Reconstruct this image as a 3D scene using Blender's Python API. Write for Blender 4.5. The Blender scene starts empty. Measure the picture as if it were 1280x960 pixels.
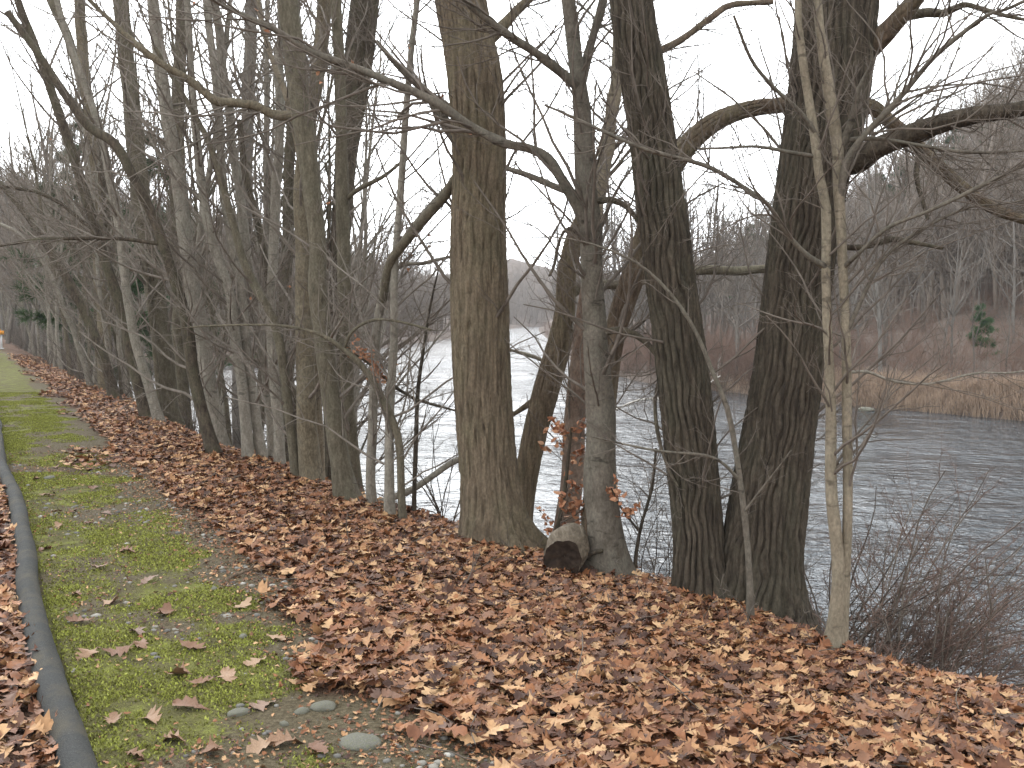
import bpy, math, random
import numpy as np
R = np.random.default_rng(11); random.seed(5)
D = bpy.data; scene = bpy.context.scene; COL = scene.collection
# ------------------------------------------------------------------ camera frame
PITCH = math.radians(3.8); F = 1280.0; EYE = 1.6
CP, SP = math.cos(PITCH), math.sin(PITCH)
def ray(px, py):
    a = (px-640)/F; b = (480-py)/F
    return np.array([a, CP+b*SP, -SP+b*CP])
def at(px, py, Y):
    d = ray(px, py); return np.array([0, 0, EYE]) + d*(Y/d[1])
def unit(v): return v/np.maximum(np.linalg.norm(v, axis=-1, keepdims=True), 1e-9)
def sstep(x): x = np.clip(x, 0, 1); return x*x*(3-2*x)
# ------------------------------------------------------------------ value noise
def _h(i, j, k):
    n = (i.astype(np.int64)*374761393 + j.astype(np.int64)*668265263 + k.astype(np.int64)*2147483647) & 0xffffffff
    n = ((n ^ (n >> 13))*1274126177) & 0xffffffff
    n = (n ^ (n >> 16)) & 0xffffff
    return n/float(0xffffff)
def vn(x, y, z=0.0):
    x, y, z = np.broadcast_arrays(np.asarray(x, float), np.asarray(y, float), np.asarray(z, float))
    i, j, k = np.floor(x), np.floor(y), np.floor(z)
    u, v, w = x-i, y-j, z-k
    u, v, w = u*u*(3-2*u), v*v*(3-2*v), w*w*(3-2*w)
    r = 0
    for a in (0, 1):
        for b in (0, 1):
            for c in (0, 1):
                r = r + _h(i+a, j+b, k+c)*(u if a else 1-u)*(v if b else 1-v)*(w if c else 1-w)
    return r
def fbm(x, y, z=0.0, o=4):
    r = 0; a = .5
    for q in range(o): r = r + a*vn(x*2**q+q*17.3, y*2**q+q*9.1, np.asarray(z)*2**q); a *= .5
    return r/(1-.5**o)
# ------------------------------------------------------------------ materials
class NT:
    def __init__(s, name):
        s.m = D.materials.new(name); s.m.use_nodes = True; s.t = s.m.node_tree; s.n = s.t.nodes
        s.b = s.n['Principled BSDF']; s.b.inputs['Specular IOR Level'].default_value = .2
    def add(s, typ, **kw):
        n = s.n.new(typ)
        for k, v in kw.items():
            if hasattr(n, k): setattr(n, k, v)
            else: n.inputs[k].default_value = v
        return n
    def ln(s, a, b): s.t.links.new(a, b)
    def coord(s, scale, space='Object'):
        tc = s.add('ShaderNodeTexCoord'); mp = s.add('ShaderNodeMapping'); s.ln(tc.outputs[space], mp.inputs['Vector'])
        mp.inputs['Scale'].default_value = scale; return mp.outputs[0]
    def noise(s, vec, scale, detail=5, rough=.6):
        n = s.add('ShaderNodeTexNoise'); n.inputs['Scale'].default_value = scale; n.inputs['Detail'].default_value = detail
        n.inputs['Roughness'].default_value = rough; s.ln(vec, n.inputs['Vector']); return n.outputs['Fac']
    def ramp(s, fac, stops):
        r = s.add('ShaderNodeValToRGB'); e = r.color_ramp.elements
        while len(e) < len(stops): e.new(.5)
        for q, (p, c) in zip(e, stops): q.position = p; q.color = (*c, 1) if len(c) == 3 else c
        s.ln(fac, r.inputs[0]); return r.outputs[0]
    def mix(s, fac, a, b, mode='MIX'):
        n = s.add('ShaderNodeMix'); n.data_type = 'RGBA'; n.blend_type = mode
        for i, v in ((0, fac), (6, a), (7, b)):
            if hasattr(v, 'is_output'): s.ln(v, n.inputs[i])
            else: n.inputs[i].default_value = v if i == 0 else (*v, 1)
        return n.outputs[2]
    def bump(s, h, strength, dist):
        n = s.add('ShaderNodeBump'); n.inputs['Strength'].default_value = strength; n.inputs['Distance'].default_value = dist
        s.ln(h, n.inputs['Height']); s.ln(n.outputs[0], s.b.inputs['Normal'])
    def done(s, col, rough=.9):
        if hasattr(col, 'is_output'): s.ln(col, s.b.inputs['Base Color'])
        else: s.b.inputs['Base Color'].default_value = (*col, 1)
        s.b.inputs['Roughness'].default_value = rough; return s.m
M = {}
def bark(name, dark, light, tint=None, zs=.12, sc=26, bumpd=.02, rings=0.0, tintamt=.5):
    k = NT(name); v = k.coord((1, 1, zs)); v2 = k.coord((1, 1, .6))
    f = k.noise(v, sc, 6, .65); c = k.ramp(f, [(.32, dark), (.68, light)])
    if tint:
        g = k.ramp(k.noise(v2, 3.2, 5, .7), [(.45, (0, 0, 0)), (.68, (tintamt,)*3)]); c = k.mix(g, c, tint)
    if rings:
        v3 = k.coord((.35, .35, 1)); q = k.ramp(k.noise(v3, 17, 3, .6), [(.6, (0, 0, 0)), (.7, (rings,)*3)])
        c = k.mix(q, c, tuple(x*.45 for x in dark))
    sp = k.ramp(k.noise(v2, 60, 3, .7), [(.35, (.72,)*3), (.7, (1.2,)*3)]); c = k.mix(1.0, c, sp, 'MULTIPLY')
    k.bump(f, .8, bumpd); M[name] = k.done(c); return M[name]
bark('tan_bark', (.062, .047, .032), (.205, .158, .108), (.14, .125, .075), .10, 30, .02)
bark('dark_bark', (.026, .020, .015), (.108, .087, .064), (.08, .078, .052), .12, 28, .025, tintamt=.4)
bark('brown_bark', (.065, .046, .033), (.185, .136, .095), (.16, .15, .09), .10, 30, .015)
bark('red_bark', (.10, .065, .048), (.23, .165, .125), (.28, .23, .18), .5, 22, .006)
bark('grey_bark', (.085, .071, .055), (.175, .15, .12), (.15, .145, .115), .5, 14, .004, rings=.8)
bark('pale_bark', (.17, .14, .10), (.27, .225, .165), (.23, .21, .155), .5, 12, .003, rings=.75)
bark('olive_bark', (.072, .060, .042), (.165, .142, .102), (.125, .118, .082), .3, 24, .008)
bark('silver_bark', (.145, .127, .102), (.285, .255, .21), (.20, .195, .155), .4, 16, .004, rings=.6)
bark('sooty_bark', (.036, .028, .021), (.115, .092, .068), (.10, .10, .06), .3, 24, .008)
bark('lichen_bark', (.08, .064, .043), (.19, .155, .105), (.215, .19, .14), .5, 34, .010, tintamt=.7)
bark('bleached_wood', (.36, .33, .29), (.55, .52, .47), None, .5, 12, .003)
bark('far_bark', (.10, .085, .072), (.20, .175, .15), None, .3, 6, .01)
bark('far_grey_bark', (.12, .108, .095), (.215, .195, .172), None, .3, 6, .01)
def plain(name, c1, c2, sc=8, rough=.9):
    k = NT(name); M[name] = k.done(k.ramp(k.noise(k.coord((1, 1, 1)), sc, 3), [(.35, c1), (.65, c2)]), rough); return M[name]
plain('twig', (.10, .082, .066), (.17, .142, .118))
plain('pale_twig', (.135, .115, .095), (.22, .19, .16))
plain('dark_twig', (.055, .044, .036), (.10, .082, .068))
plain('red_twig', (.12, .08, .064), (.19, .13, .105))
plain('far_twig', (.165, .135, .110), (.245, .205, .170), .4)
plain('reed', (.23, .165, .12), (.37, .275, .20), 1.2)
plain('brush', (.165, .108, .082), (.25, .17, .132), .25)
plain('needle', (.03, .055, .024), (.06, .10, .04), 1.5)
plain('bright_needle', (.05, .10, .04), (.08, .15, .06), 1.5)
plain('cut_wood', (.018, .012, .009), (.05, .034, .024), 20)
plain('orange_paint', (.75, .30, .05), (.8, .4, .08))
plain('white_paint', (.72, .72, .72), (.8, .8, .8))
k = NT('old_log'); v = k.coord((1, .12, 1)); f = k.noise(v, 30, 6, .75)
k.bump(f, .8, .02); M['old_log'] = k.done(k.ramp(f, [(.3, (.05, .037, .026)), (.5, (.14, .112, .08)), (.7, (.26, .22, .17))]))
def leafmat(name, stops, single=False):
    k = NT(name); g = k.add('ShaderNodeObjectInfo' if single else 'ShaderNodeNewGeometry')
    c = k.ramp(g.outputs['Random' if single else 'Random Per Island'], stops)
    n = k.ramp(k.noise(k.coord((1, 1, 1)), 30, 3), [(.3, (.72,)*3), (.7, (1.15,)*3)])
    c = k.mix(1.0, c, n, 'MULTIPLY'); k.b.inputs['Specular IOR Level'].default_value = .35
    M[name] = k.done(c, .62); return M[name]
LST = [(0, (.045, .020, .013)), (.16, (.105, .043, .024)), (.32, (.215, .088, .040)), (.44, (.31, .142, .064)),
       (.54, (.14, .085, .066)), (.66, (.235, .105, .05)), (.78, (.40, .225, .112)), (.92, (.53, .345, .19)), (1, (.28, .11, .045))]
LST = [(p, (c[0]*1.03, c[1]*.99, c[2]*.93)) for p, c in LST]
leafmat('oak_leaf', LST)
leafmat('lone_leaf', [(0, (.17, .085, .05)), (.4, (.27, .16, .095)), (.7, (.36, .235, .145)), (1, (.20, .13, .10))], True)
leafmat('beech_leaf', [(0, (.30, .12, .06)), (.5, (.42, .19, .10)), (1, (.50, .28, .16))])
k = NT('ground'); ob = k.coord((1, 1, 1))
def attr(n):
    a = k.add('ShaderNodeAttribute'); a.attribute_name = n; return a.outputs['Fac']
fine = k.noise(ob, 45, 5, .7); mid = k.noise(ob, 5, 5, .65)
soil = k.ramp(fine, [(.3, (.06, .047, .028)), (.5, (.125, .10, .06)), (.72, (.21, .175, .115))])
mossc = k.ramp(mid, [(.36, (.10, .088, .04)), (.5, (.145, .138, .045)), (.64, (.215, .225, .055))])
mossc = k.mix(1.0, mossc, k.ramp(k.noise(ob, 90, 3, .7), [(.3, (.6,)*3), (.7, (1.25,)*3)]), 'MULTIPLY')
litter = k.ramp(k.noise(ob, 14, 6, .7), [(.3, (.05, .028, .02)), (.52, (.13, .075, .05)), (.7, (.24, .15, .10))])
forest = k.ramp(k.noise(ob, .25, 8, .7), [(.3, (.085, .064, .052)), (.55, (.14, .108, .088)), (.72, (.19, .15, .118))])
mm = k.add('ShaderNodeMath', operation='ADD'); k.ln(attr('moss'), mm.inputs[0])
m2 = k.add('ShaderNodeMath', operation='MULTIPLY_ADD'); k.ln(fine, m2.inputs[0]); m2.inputs[1].default_value = 1.1; m2.inputs[2].default_value = -.55
k.ln(m2.outputs[0], mm.inputs[1])
mf = k.ramp(mm.outputs[0], [(.38, (0, 0, 0)), (.62, (1, 1, 1))])
c = k.mix(mf, soil, mossc); c = k.mix(attr('litter'), c, litter); c = k.mix(attr('wild'), c, forest)
hh = k.add('ShaderNodeMath', operation='ADD'); k.ln(fine, hh.inputs[0]); k.ln(k.noise(ob, 140, 2), hh.inputs[1])
k.bump(hh.outputs[0], .9, .02); M['ground'] = k.done(c, .95)
k = NT('asphalt'); ob = k.coord((1, 1, 1)); f = k.noise(ob, 160, 3, .7)
c = k.ramp(f, [(.3, (.035, .036, .036)), (.62, (.070, .071, .068)), (.76, (.20, .20, .195))])
c = k.mix(k.ramp(k.noise(ob, 5, 6, .7), [(.45, (0, 0, 0)), (.7, (.75,)*3)]), c, (.115, .10, .07))
k.bump(f, .9, .012); M['asphalt'] = k.done(c, .8)
k = NT('stone'); ob = k.coord((1, 1, 1))
c = k.ramp(k.noise(ob, 18, 6, .7), [(.3, (.075, .073, .058)), (.55, (.15, .145, .12)), (.75, (.24, .23, .20))])
c = k.mix(k.ramp(k.noise(ob, 7, 4), [(.5, (0, 0, 0)), (.7, (.6,)*3)]), c, (.15, .16, .075))
M['stone'] = k.done(c, .8)
k = NT('pebble'); g = k.add('ShaderNodeNewGeometry')
M['pebble'] = k.done(k.ramp(g.outputs['Random Per Island'], [(0, (.10, .095, .085)), (.5, (.22, .21, .19)), (.85, (.27, .25, .21)), (1, (.42, .40, .36))]), .75)
k = NT('moss_tuft'); g = k.add('ShaderNodeNewGeometry')
M['moss_tuft'] = k.done(k.ramp(g.outputs['Random Per Island'], [(0, (.11, .10, .035)), (.4, (.20, .205, .05)), (.75, (.28, .30, .06)), (1, (.37, .39, .09))]), .9)
k = NT('water'); ob = k.coord((1, 1, 1)); mp = k.add('ShaderNodeMapping'); k.ln(ob, mp.inputs[0])
mp.inputs['Rotation'].default_value = (0, 0, math.radians(-10)); mp.inputs['Scale'].default_value = (.75, 1.0, 1)
n1 = k.noise(mp.outputs[0], 2.6, 4, .6); n2 = k.noise(ob, .10, 3, .6); n3 = k.noise(mp.outputs[0], .8, 2, .5)
r2 = k.ramp(n2, [(.36, (.3,)*3), (.62, (1.4,)*3)])
def mth(op, a, b):
    n = k.add('ShaderNodeMath', operation=op)
    for q, v in enumerate((a, b)):
        if hasattr(v, 'is_output'): k.ln(v, n.inputs[q])
        else: n.inputs[q].default_value = v
    return n.outputs[0]
hgt = mth('MULTIPLY', mth('ADD', mth('MULTIPLY', n1, .34), mth('MULTIPLY', n3, .50)), r2)
k.bump(hgt, 1.0, .5); k.b.inputs['IOR'].default_value = 1.36; k.b.inputs['Specular IOR Level'].default_value = .5
M['water'] = k.done((.018, .026, .034), .05)
# ------------------------------------------------------------------ object helpers
def link(o, parent=None):
    COL.objects.link(o)
    if parent is not None: o.parent = parent
    return o
def tag(o, label=None, cat=None, group=None, kind=None):
    for kx, v in (('label', label), ('category', cat), ('group', group), ('kind', kind)):
        if v: o[kx] = v
    return o
def empty(name, loc, label, cat, group=None):
    o = D.objects.new(name, None); o.location = loc; o.empty_display_size = .2; link(o); return tag(o, label, cat, group)
class MB:
    def __init__(s): s.v = []; s.f = []; s.n = 0
    def add(s, v, f):
        if len(v): s.v.append(np.asarray(v, float).reshape(-1, 3)); s.f.append(np.asarray(f, int)+s.n); s.n += len(s.v[-1])
    def mesh(s, name, mat, smooth=True, origin=(0, 0, 0)):
        v = np.concatenate(s.v)-np.asarray(origin); f = np.concatenate(s.f); me = D.meshes.new(name)
        me.vertices.add(len(v)); me.vertices.foreach_set('co', v.astype(np.float32).ravel())
        me.loops.add(f.size); me.loops.foreach_set('vertex_index', f.astype(np.int32).ravel())
        me.polygons.add(len(f)); me.polygons.foreach_set('loop_start', (np.arange(len(f))*4).astype(np.int32))
        if smooth: me.polygons.foreach_set('use_smooth', np.ones(len(f), bool))
        me.materials.append(mat); me.update(calc_edges=True); me.validate(); return me
    def obj(s, name, mat, parent=None, smooth=True, origin=(0, 0, 0)):
        if not s.v: return None
        return link(D.objects.new(name, s.mesh(name, mat, smooth, origin)), parent)
def tubes(pts, rad, sides, ref=None, rings=None):
    """pts (N,P,3), rad (N,P) -> verts, quads ; rings (N,P,S) multiplies the radius"""
    N, P, _ = pts.shape
    T = unit(np.gradient(pts, axis=1))
    if ref is None:
        ref = unit(np.cross(T[:, 0], unit(R.normal(size=(N, 3)))))[:, None, :]
    else: ref = np.asarray(ref, float).reshape(1, 1, 3)
    n = unit(ref-(ref*T).sum(-1, keepdims=True)*T); b = np.cross(T, n)
    th = np.arange(sides)*2*math.pi/sides
    rr = rad[:, :, None]*np.ones(sides) if rings is None else rad[:, :, None]*rings
    V = pts[:, :, None, :]+rr[..., None]*(np.cos(th)[None, None, :, None]*n[:, :, None, :]+np.sin(th)[None, None, :, None]*b[:, :, None, :])
    i = np.arange(N)[:, None, None]*P*sides; j = np.arange(P-1)[None, :, None]*sides; q = np.arange(sides)[None, None, :]; q2 = (q+1) % sides
    f = np.stack([i+j+q, i+j+q2, i+j+sides+q2, i+j+sides+q], -1).reshape(-1, 4)
    return V.reshape(-1, 3), f
def spline(p, step):
    """Catmull-Rom through rows (x,y,z,r)"""
    p = np.asarray(p, float); a = np.vstack([2*p[0]-p[1], p, 2*p[-1]-p[-2]]); out = []
    for i in range(1, len(a)-2):
        L = np.linalg.norm(a[i+1, :3]-a[i, :3]); n = max(2, int(L/step)); u = np.linspace(0, 1, n, endpoint=False)[:, None]
        out.append(.5*(2*a[i]+(a[i+1]-a[i-1])*u+(2*a[i-1]-5*a[i]+4*a[i+1]-a[i+2])*u**2+(3*a[i]-a[i-1]-3*a[i+1]+a[i+2])*u**3))
    out.append(a[-2][None]); o = np.vstack(out); o[:, 3] = np.maximum(o[:, 3], .0012); return o
def resample(c, P):
    d = np.r_[0, np.cumsum(np.linalg.norm(np.diff(c[:, :3], axis=0), axis=1))]; u = np.linspace(0, d[-1], P)
    return np.stack([np.interp(u, d, c[:, q]) for q in range(4)], -1)
def curves(st, dr, ln, P, wob, up):
    N = len(st); pts = np.zeros((N, P, 3)); pts[:, 0] = st; d = unit(dr)
    for q in range(1, P):
        d = unit(d+wob*R.normal(size=(N, 3))+np.array([0, 0, up])); pts[:, q] = pts[:, q-1]+d*(ln/(P-1))[:, None]
    return pts
def sprout(par, rad, per, u0, u1, ang, lf, P, wob, up, rf=.6, rmin=.002, lmax=9, tip=.35, lr=.011):
    N, Q, _ = par.shape; idx = np.repeat(np.arange(N), per); n = len(idx); u = R.uniform(u0, u1, n)*(Q-1)*.999
    i = np.floor(u).astype(int); w = (u-i)[:, None]
    pos = par[idx, i]*(1-w)+par[idx, i+1]*w; T = unit(par[idx, i+1]-par[idx, i])
    r = rad[idx, i]*(1-w[:, 0])+rad[idx, i+1]*w[:, 0]
    pl = np.linalg.norm(np.diff(par, axis=1), axis=2).sum(1)[idx]
    pr = unit(np.cross(T, R.normal(size=(n, 3)))); a = ang*R.uniform(.65, 1.3, n)[:, None]
    ln = np.minimum(pl*lf*(1-.55*u/(Q-1)), lmax)*R.uniform(.45, 1.25, n)
    pts = curves(pos, np.cos(a)*T+np.sin(a)*pr, ln, P, wob, up)
    rs = np.maximum(np.minimum(r*rf, ln*lr), rmin)
    return pts, rs[:, None]*np.linspace(1, tip, P)[None]
# ------------------------------------------------------------------ terrain
WZ = EYE-5.0
ND = math.hypot(1, .53)
def st(X, Y):
    t = (X-1.52+.53*Y)/ND; s = (-(X-1.52)*.53+Y)/ND; return s, t
def xy(s, t): return 1.52+(t-.53*s)/ND, (s+.53*t)/ND
SL = .14
def plane_hit(px, py):
    d = ray(px, py); q = SL/ND
    k = (EYE-q*1.52)/max(-d[2]-q*(d[0]+.53*d[1]), .02); return np.array([0, 0, EYE])+k*d
CR = [(1500, 940), (1280, 884), (1100, 845), (1040, 818), (990, 798), (900, 760), (850, 738), (770, 718), (650, 682), (520, 652), (440, 626), (380, 601), (320, 574), (250, 556), (190, 525), (150, 499), (100, 480), (66, 462)]
cs = []
for a in CR:
    h = plane_hit(*a); cs.append(st(h[0], h[1]))
cs = sorted(cs); CS = np.array([q[0] for q in cs]); CT = np.array([q[1] for q in cs])
def crest(s): return np.interp(s, CS, CT)
def wpt(px, py): d = ray(px, py); k = (WZ-EYE)/d[2]; return (k*d[0], k*d[1])
RSH = [(70, -40), (45, 8), (32, 34)]+[wpt(*a) for a in [(1280, 527), (1150, 515), (1060, 508), (1010, 502), (905, 490), (800, 478), (715, 455), (690, 430), (672, 413)]]
LSH = [wpt(*a) for a in [(655, 408.5), (600, 418), (560, 424), (500, 432), (455, 440), (400, 446), (300, 452), (200, 455)]]+[(-54, 106)]
RPOLY = RSH+[(40, 520), (60, 1500), (1500, 1500), (1500, -400), (300, -400)]
LPOLY = LSH+[(-300, 150), (-1500, 150), (-1500, 1500), (60, 1500), (40, 520)]
def sdist(X, Y, poly, nseg):
    ins = np.zeros(X.shape, bool); dm = np.full(X.shape, 1e9); n = len(poly)
    for i in range(n):
        (x0, y0), (x1, y1) = poly[i], poly[(i+1) % n]
        c = ((y0 > Y) != (y1 > Y)) & (X < (x1-x0)*(Y-y0)/((y1-y0) if y1 != y0 else 1e-9)+x0); ins ^= c
        if i < nseg:
            dx, dy = x1-x0, y1-y0; u = np.clip(((X-x0)*dx+(Y-y0)*dy)/(dx*dx+dy*dy), 0, 1)
            dm = np.minimum(dm, np.hypot(X-x0-u*dx, Y-y0-u*dy))
    return np.where(ins, dm, -dm)
def shore(X, Y): return sdist(X, Y, RPOLY, len(RSH)-1), sdist(X, Y, LPOLY, len(LSH)-1)
AZ = [-1.2, -.6, -.3, -.12, 0, .06, .14, .20, .26, .34, .45, .6, 1.0]
HZ = [24, 24, 20, 18, 36, 26, 17, 22, 27, 33, 42, 48, 50]
def near_z(s, t):
    tc = crest(s); e = np.maximum(t-tc, 0)
    mound = (fbm(s*.9, t*.9, 3.3, 3)-.5)*.10*sstep(t/.6)
    z = -SL*np.clip(t, 0, None)*sstep(.3+t/1.0)+mound+(fbm(s*2.5, t*2.5, .7, 4)-.5)*.035
    z = z-(.75*e-.25*(1-np.exp(-e*3)))
    z = np.where(t < -1.0, z-.02+.015*np.clip(-t-1.0, 0, 3), z)
    return np.maximum(z, -5.2)
def height(X, Y):
    X = np.asarray(X, float); Y = np.asarray(Y, float)
    s, t = st(X, Y); z = near_z(s, t)
    dr, dl = shore(X, Y); sd = np.maximum(dr, dl)
    az = X/np.maximum(Y, 12)
    far = WZ-1.5+np.clip(sd+2.2, 0, 4)*.62+np.clip(sd, 0, 30)*.02+np.interp(az, AZ, HZ)*sstep((sd-8)/110)+(fbm(X*.05, Y*.05, 5, 4)-.5)*np.clip(sd, 0, 20)*.2
    z = np.where(sd > -2.2, np.maximum(z, far), z)
    return z
def h1(x, y): return float(height(np.array([x]), np.array([y]))[0])
def mossf(s, t):
    n = fbm(s*1.15+3, t*1.9, 1.0, 4); n2 = fbm(s*3.1, t*3.1, 8.0, 3)
    m = (n-.45)*2.2+(n2-.5)*1.5+.70
    m = m-.62*sstep((4.9-s)/1.0)*(1-.6*sstep((t+.25)/.25))
    m = m-.12*sstep((s-11.0)/1.5)*sstep((15.0-s)/1.5)
    edge = sstep((t+1.08)/.1)*sstep((.10-t+(n2-.5)*.7)/.3)
    m = m+.10*sstep((s-15)/4)
    return np.clip(m, 0, 1)*edge
def litterf(s, t):
    n = fbm(s*1.6, t*1.6, 4.0, 3)
    a = sstep((t-.08+(n-.5)*1.0)/.30)
    b = sstep((-1.09-t)/.08)
    c = .4*sstep((s-11.2)/1.2)*sstep((14.6-s)/1.2)*sstep((n-.35)*4)
    return np.clip(np.maximum(np.maximum(a, b), c), 0, 1)
def make_ground():
    a = np.concatenate([np.linspace(-180, -46, 60)[:-1], np.linspace(-46, 44, 620), np.linspace(44, 180, 60)[1:]])*math.pi/180
    r = np.concatenate([np.linspace(.02, 2.4, 14)[:-1], np.geomspace(2.4, 760, 430)])
    A, Rr = np.meshgrid(a, r, indexing='ij'); X = Rr*np.sin(A); Y = Rr*np.cos(A); Z = height(X, Y)
    na, nr = X.shape; i = np.arange(na-1)[:, None]*nr+np.arange(nr-1)[None]
    f = np.stack([i, i+1, i+nr+1, i+nr], -1).reshape(-1, 4)[:, ::-1]
    mb = MB(); mb.add(np.stack([X, Y, Z], -1).reshape(-1, 3), f); o = mb.obj('ground', M['ground'])
    s, t = st(X, Y); dr, dl = shore(X, Y)
    me = o.data; e = t-crest(s)
    wild = np.maximum(sstep((e-.8)/1.0), sstep((np.maximum(dr, dl)+4)/4))
    for nm, val in (('moss', mossf(s, t)), ('litter', litterf(s, t)*(s < 90)), ('wild', wild)):
        at_ = me.attributes.new(nm, 'FLOAT', 'POINT'); at_.data.foreach_set('value', val.astype(np.float32).ravel())
    tag(o, kind='structure')
make_ground()
mb = MB(); mb.add([(-400, -120, WZ), (160, -120, WZ), (160, 640, WZ), (-400, 640, WZ)], [[0, 1, 2, 3]]); tag(mb.obj('river', M['water'], smooth=False), kind='structure')
# ------------------------------------------------------------------ kerb
ss = np.arange(-2.0, 46, .07); x, y = xy(ss, -1.055+.03*np.sin(ss*.8)+(vn(ss*1.1, 2.2)-.5)*.05)
p = np.stack([x, y, np.full_like(x, .022)+(vn(ss*1.5, 7.7)-.5)*.015], -1)[None]
th = np.arange(16)*2*math.pi/16
rg = 1+(fbm(ss[:, None]*3, np.cos(th)[None]*1.5, np.sin(th)[None]*1.5, 3)-.5)*.22
crk = np.ones_like(ss)
for q in range(-2, 46):
    for off in (.0, .45):
        if random.random() < .7: crk[np.argmin(abs(ss-(q+off+random.uniform(-.15, .15))))] = .93
mb = MB(); mb.add(*tubes(p, np.full((1, len(ss)), .064)*crk[None], 16, (0, 0, 1), rg[None]))
tag(mb.obj('kerb', M['asphalt']), 'rounded dark grey asphalt kerb running along the left edge of the mossy verge', 'kerb')
# ------------------------------------------------------------------ leaves
def leaf_batch(pos, nrm, size, yaw, curl, lobes=True, cross=None):
    N = len(pos); K = 11; y = np.linspace(0, 1, K)
    if lobes: w = np.array([.012, .03, .10, .25, .13, .36, .16, .33, .15, .16, .015])
    else: w = np.array([.01, .10, .19, .25, .28, .29, .27, .23, .17, .09, .01])
    jit = R.uniform(.75, 1.25, (N, 2, K))
    V = np.zeros((N, 3, K, 3)); V[:, :, :, 1] = y-.5
    yo = np.array([0, 0, .01, .05, -.02, .07, -.01, .08, .0, .03, 0]) if lobes else np.zeros(K)
    V[:, 0, :, 0] = -w*jit[:, 0]; V[:, 2, :, 0] = w*jit[:, 1]; V[:, 0, :, 1] += yo; V[:, 2, :, 1] += yo
    cx = R.uniform(-.3, .9, N) if cross is None else cross
    V[..., 2] = curl[:, None, None]*(V[..., 1]**2)*1.6+cx[:, None, None]*np.abs(V[..., 0])**1.3*.9
    V[..., 2] += R.normal(size=(N, 3, K))*.022+(R.normal(size=(N, 1, 1))*.25*V[..., 0]*V[..., 1]*4)
    V = V*size[:, None, None, None]
    n = unit(nrm); a = np.stack([np.cos(yaw), np.sin(yaw), 0*yaw], -1); a = unit(a-(a*n).sum(-1, keepdims=True)*n); b = np.cross(n, a)
    V[..., 0] *= .86
    W = V[..., 0:1]*b[:, None, None]+V[..., 1:2]*a[:, None, None]+V[..., 2:3]*n[:, None, None]+pos[:, None, None]
    base = np.arange(N)[:, None, None]*3*K; r = np.array([0, 1])[None, :, None]*K; q = np.arange(K-1)[None, None, :]
    f = np.stack([base+r+q, base+r+K+q, base+r+K+q+1, base+r+q+1], -1).reshape(-1, 4)
    return W.reshape(-1, 3), f
def scatter(n, s0, s1, t0, t1):
    s = R.uniform(s0, s1, n); t = R.uniform(t0, t1, n); return s, t
BASES = []
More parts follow.
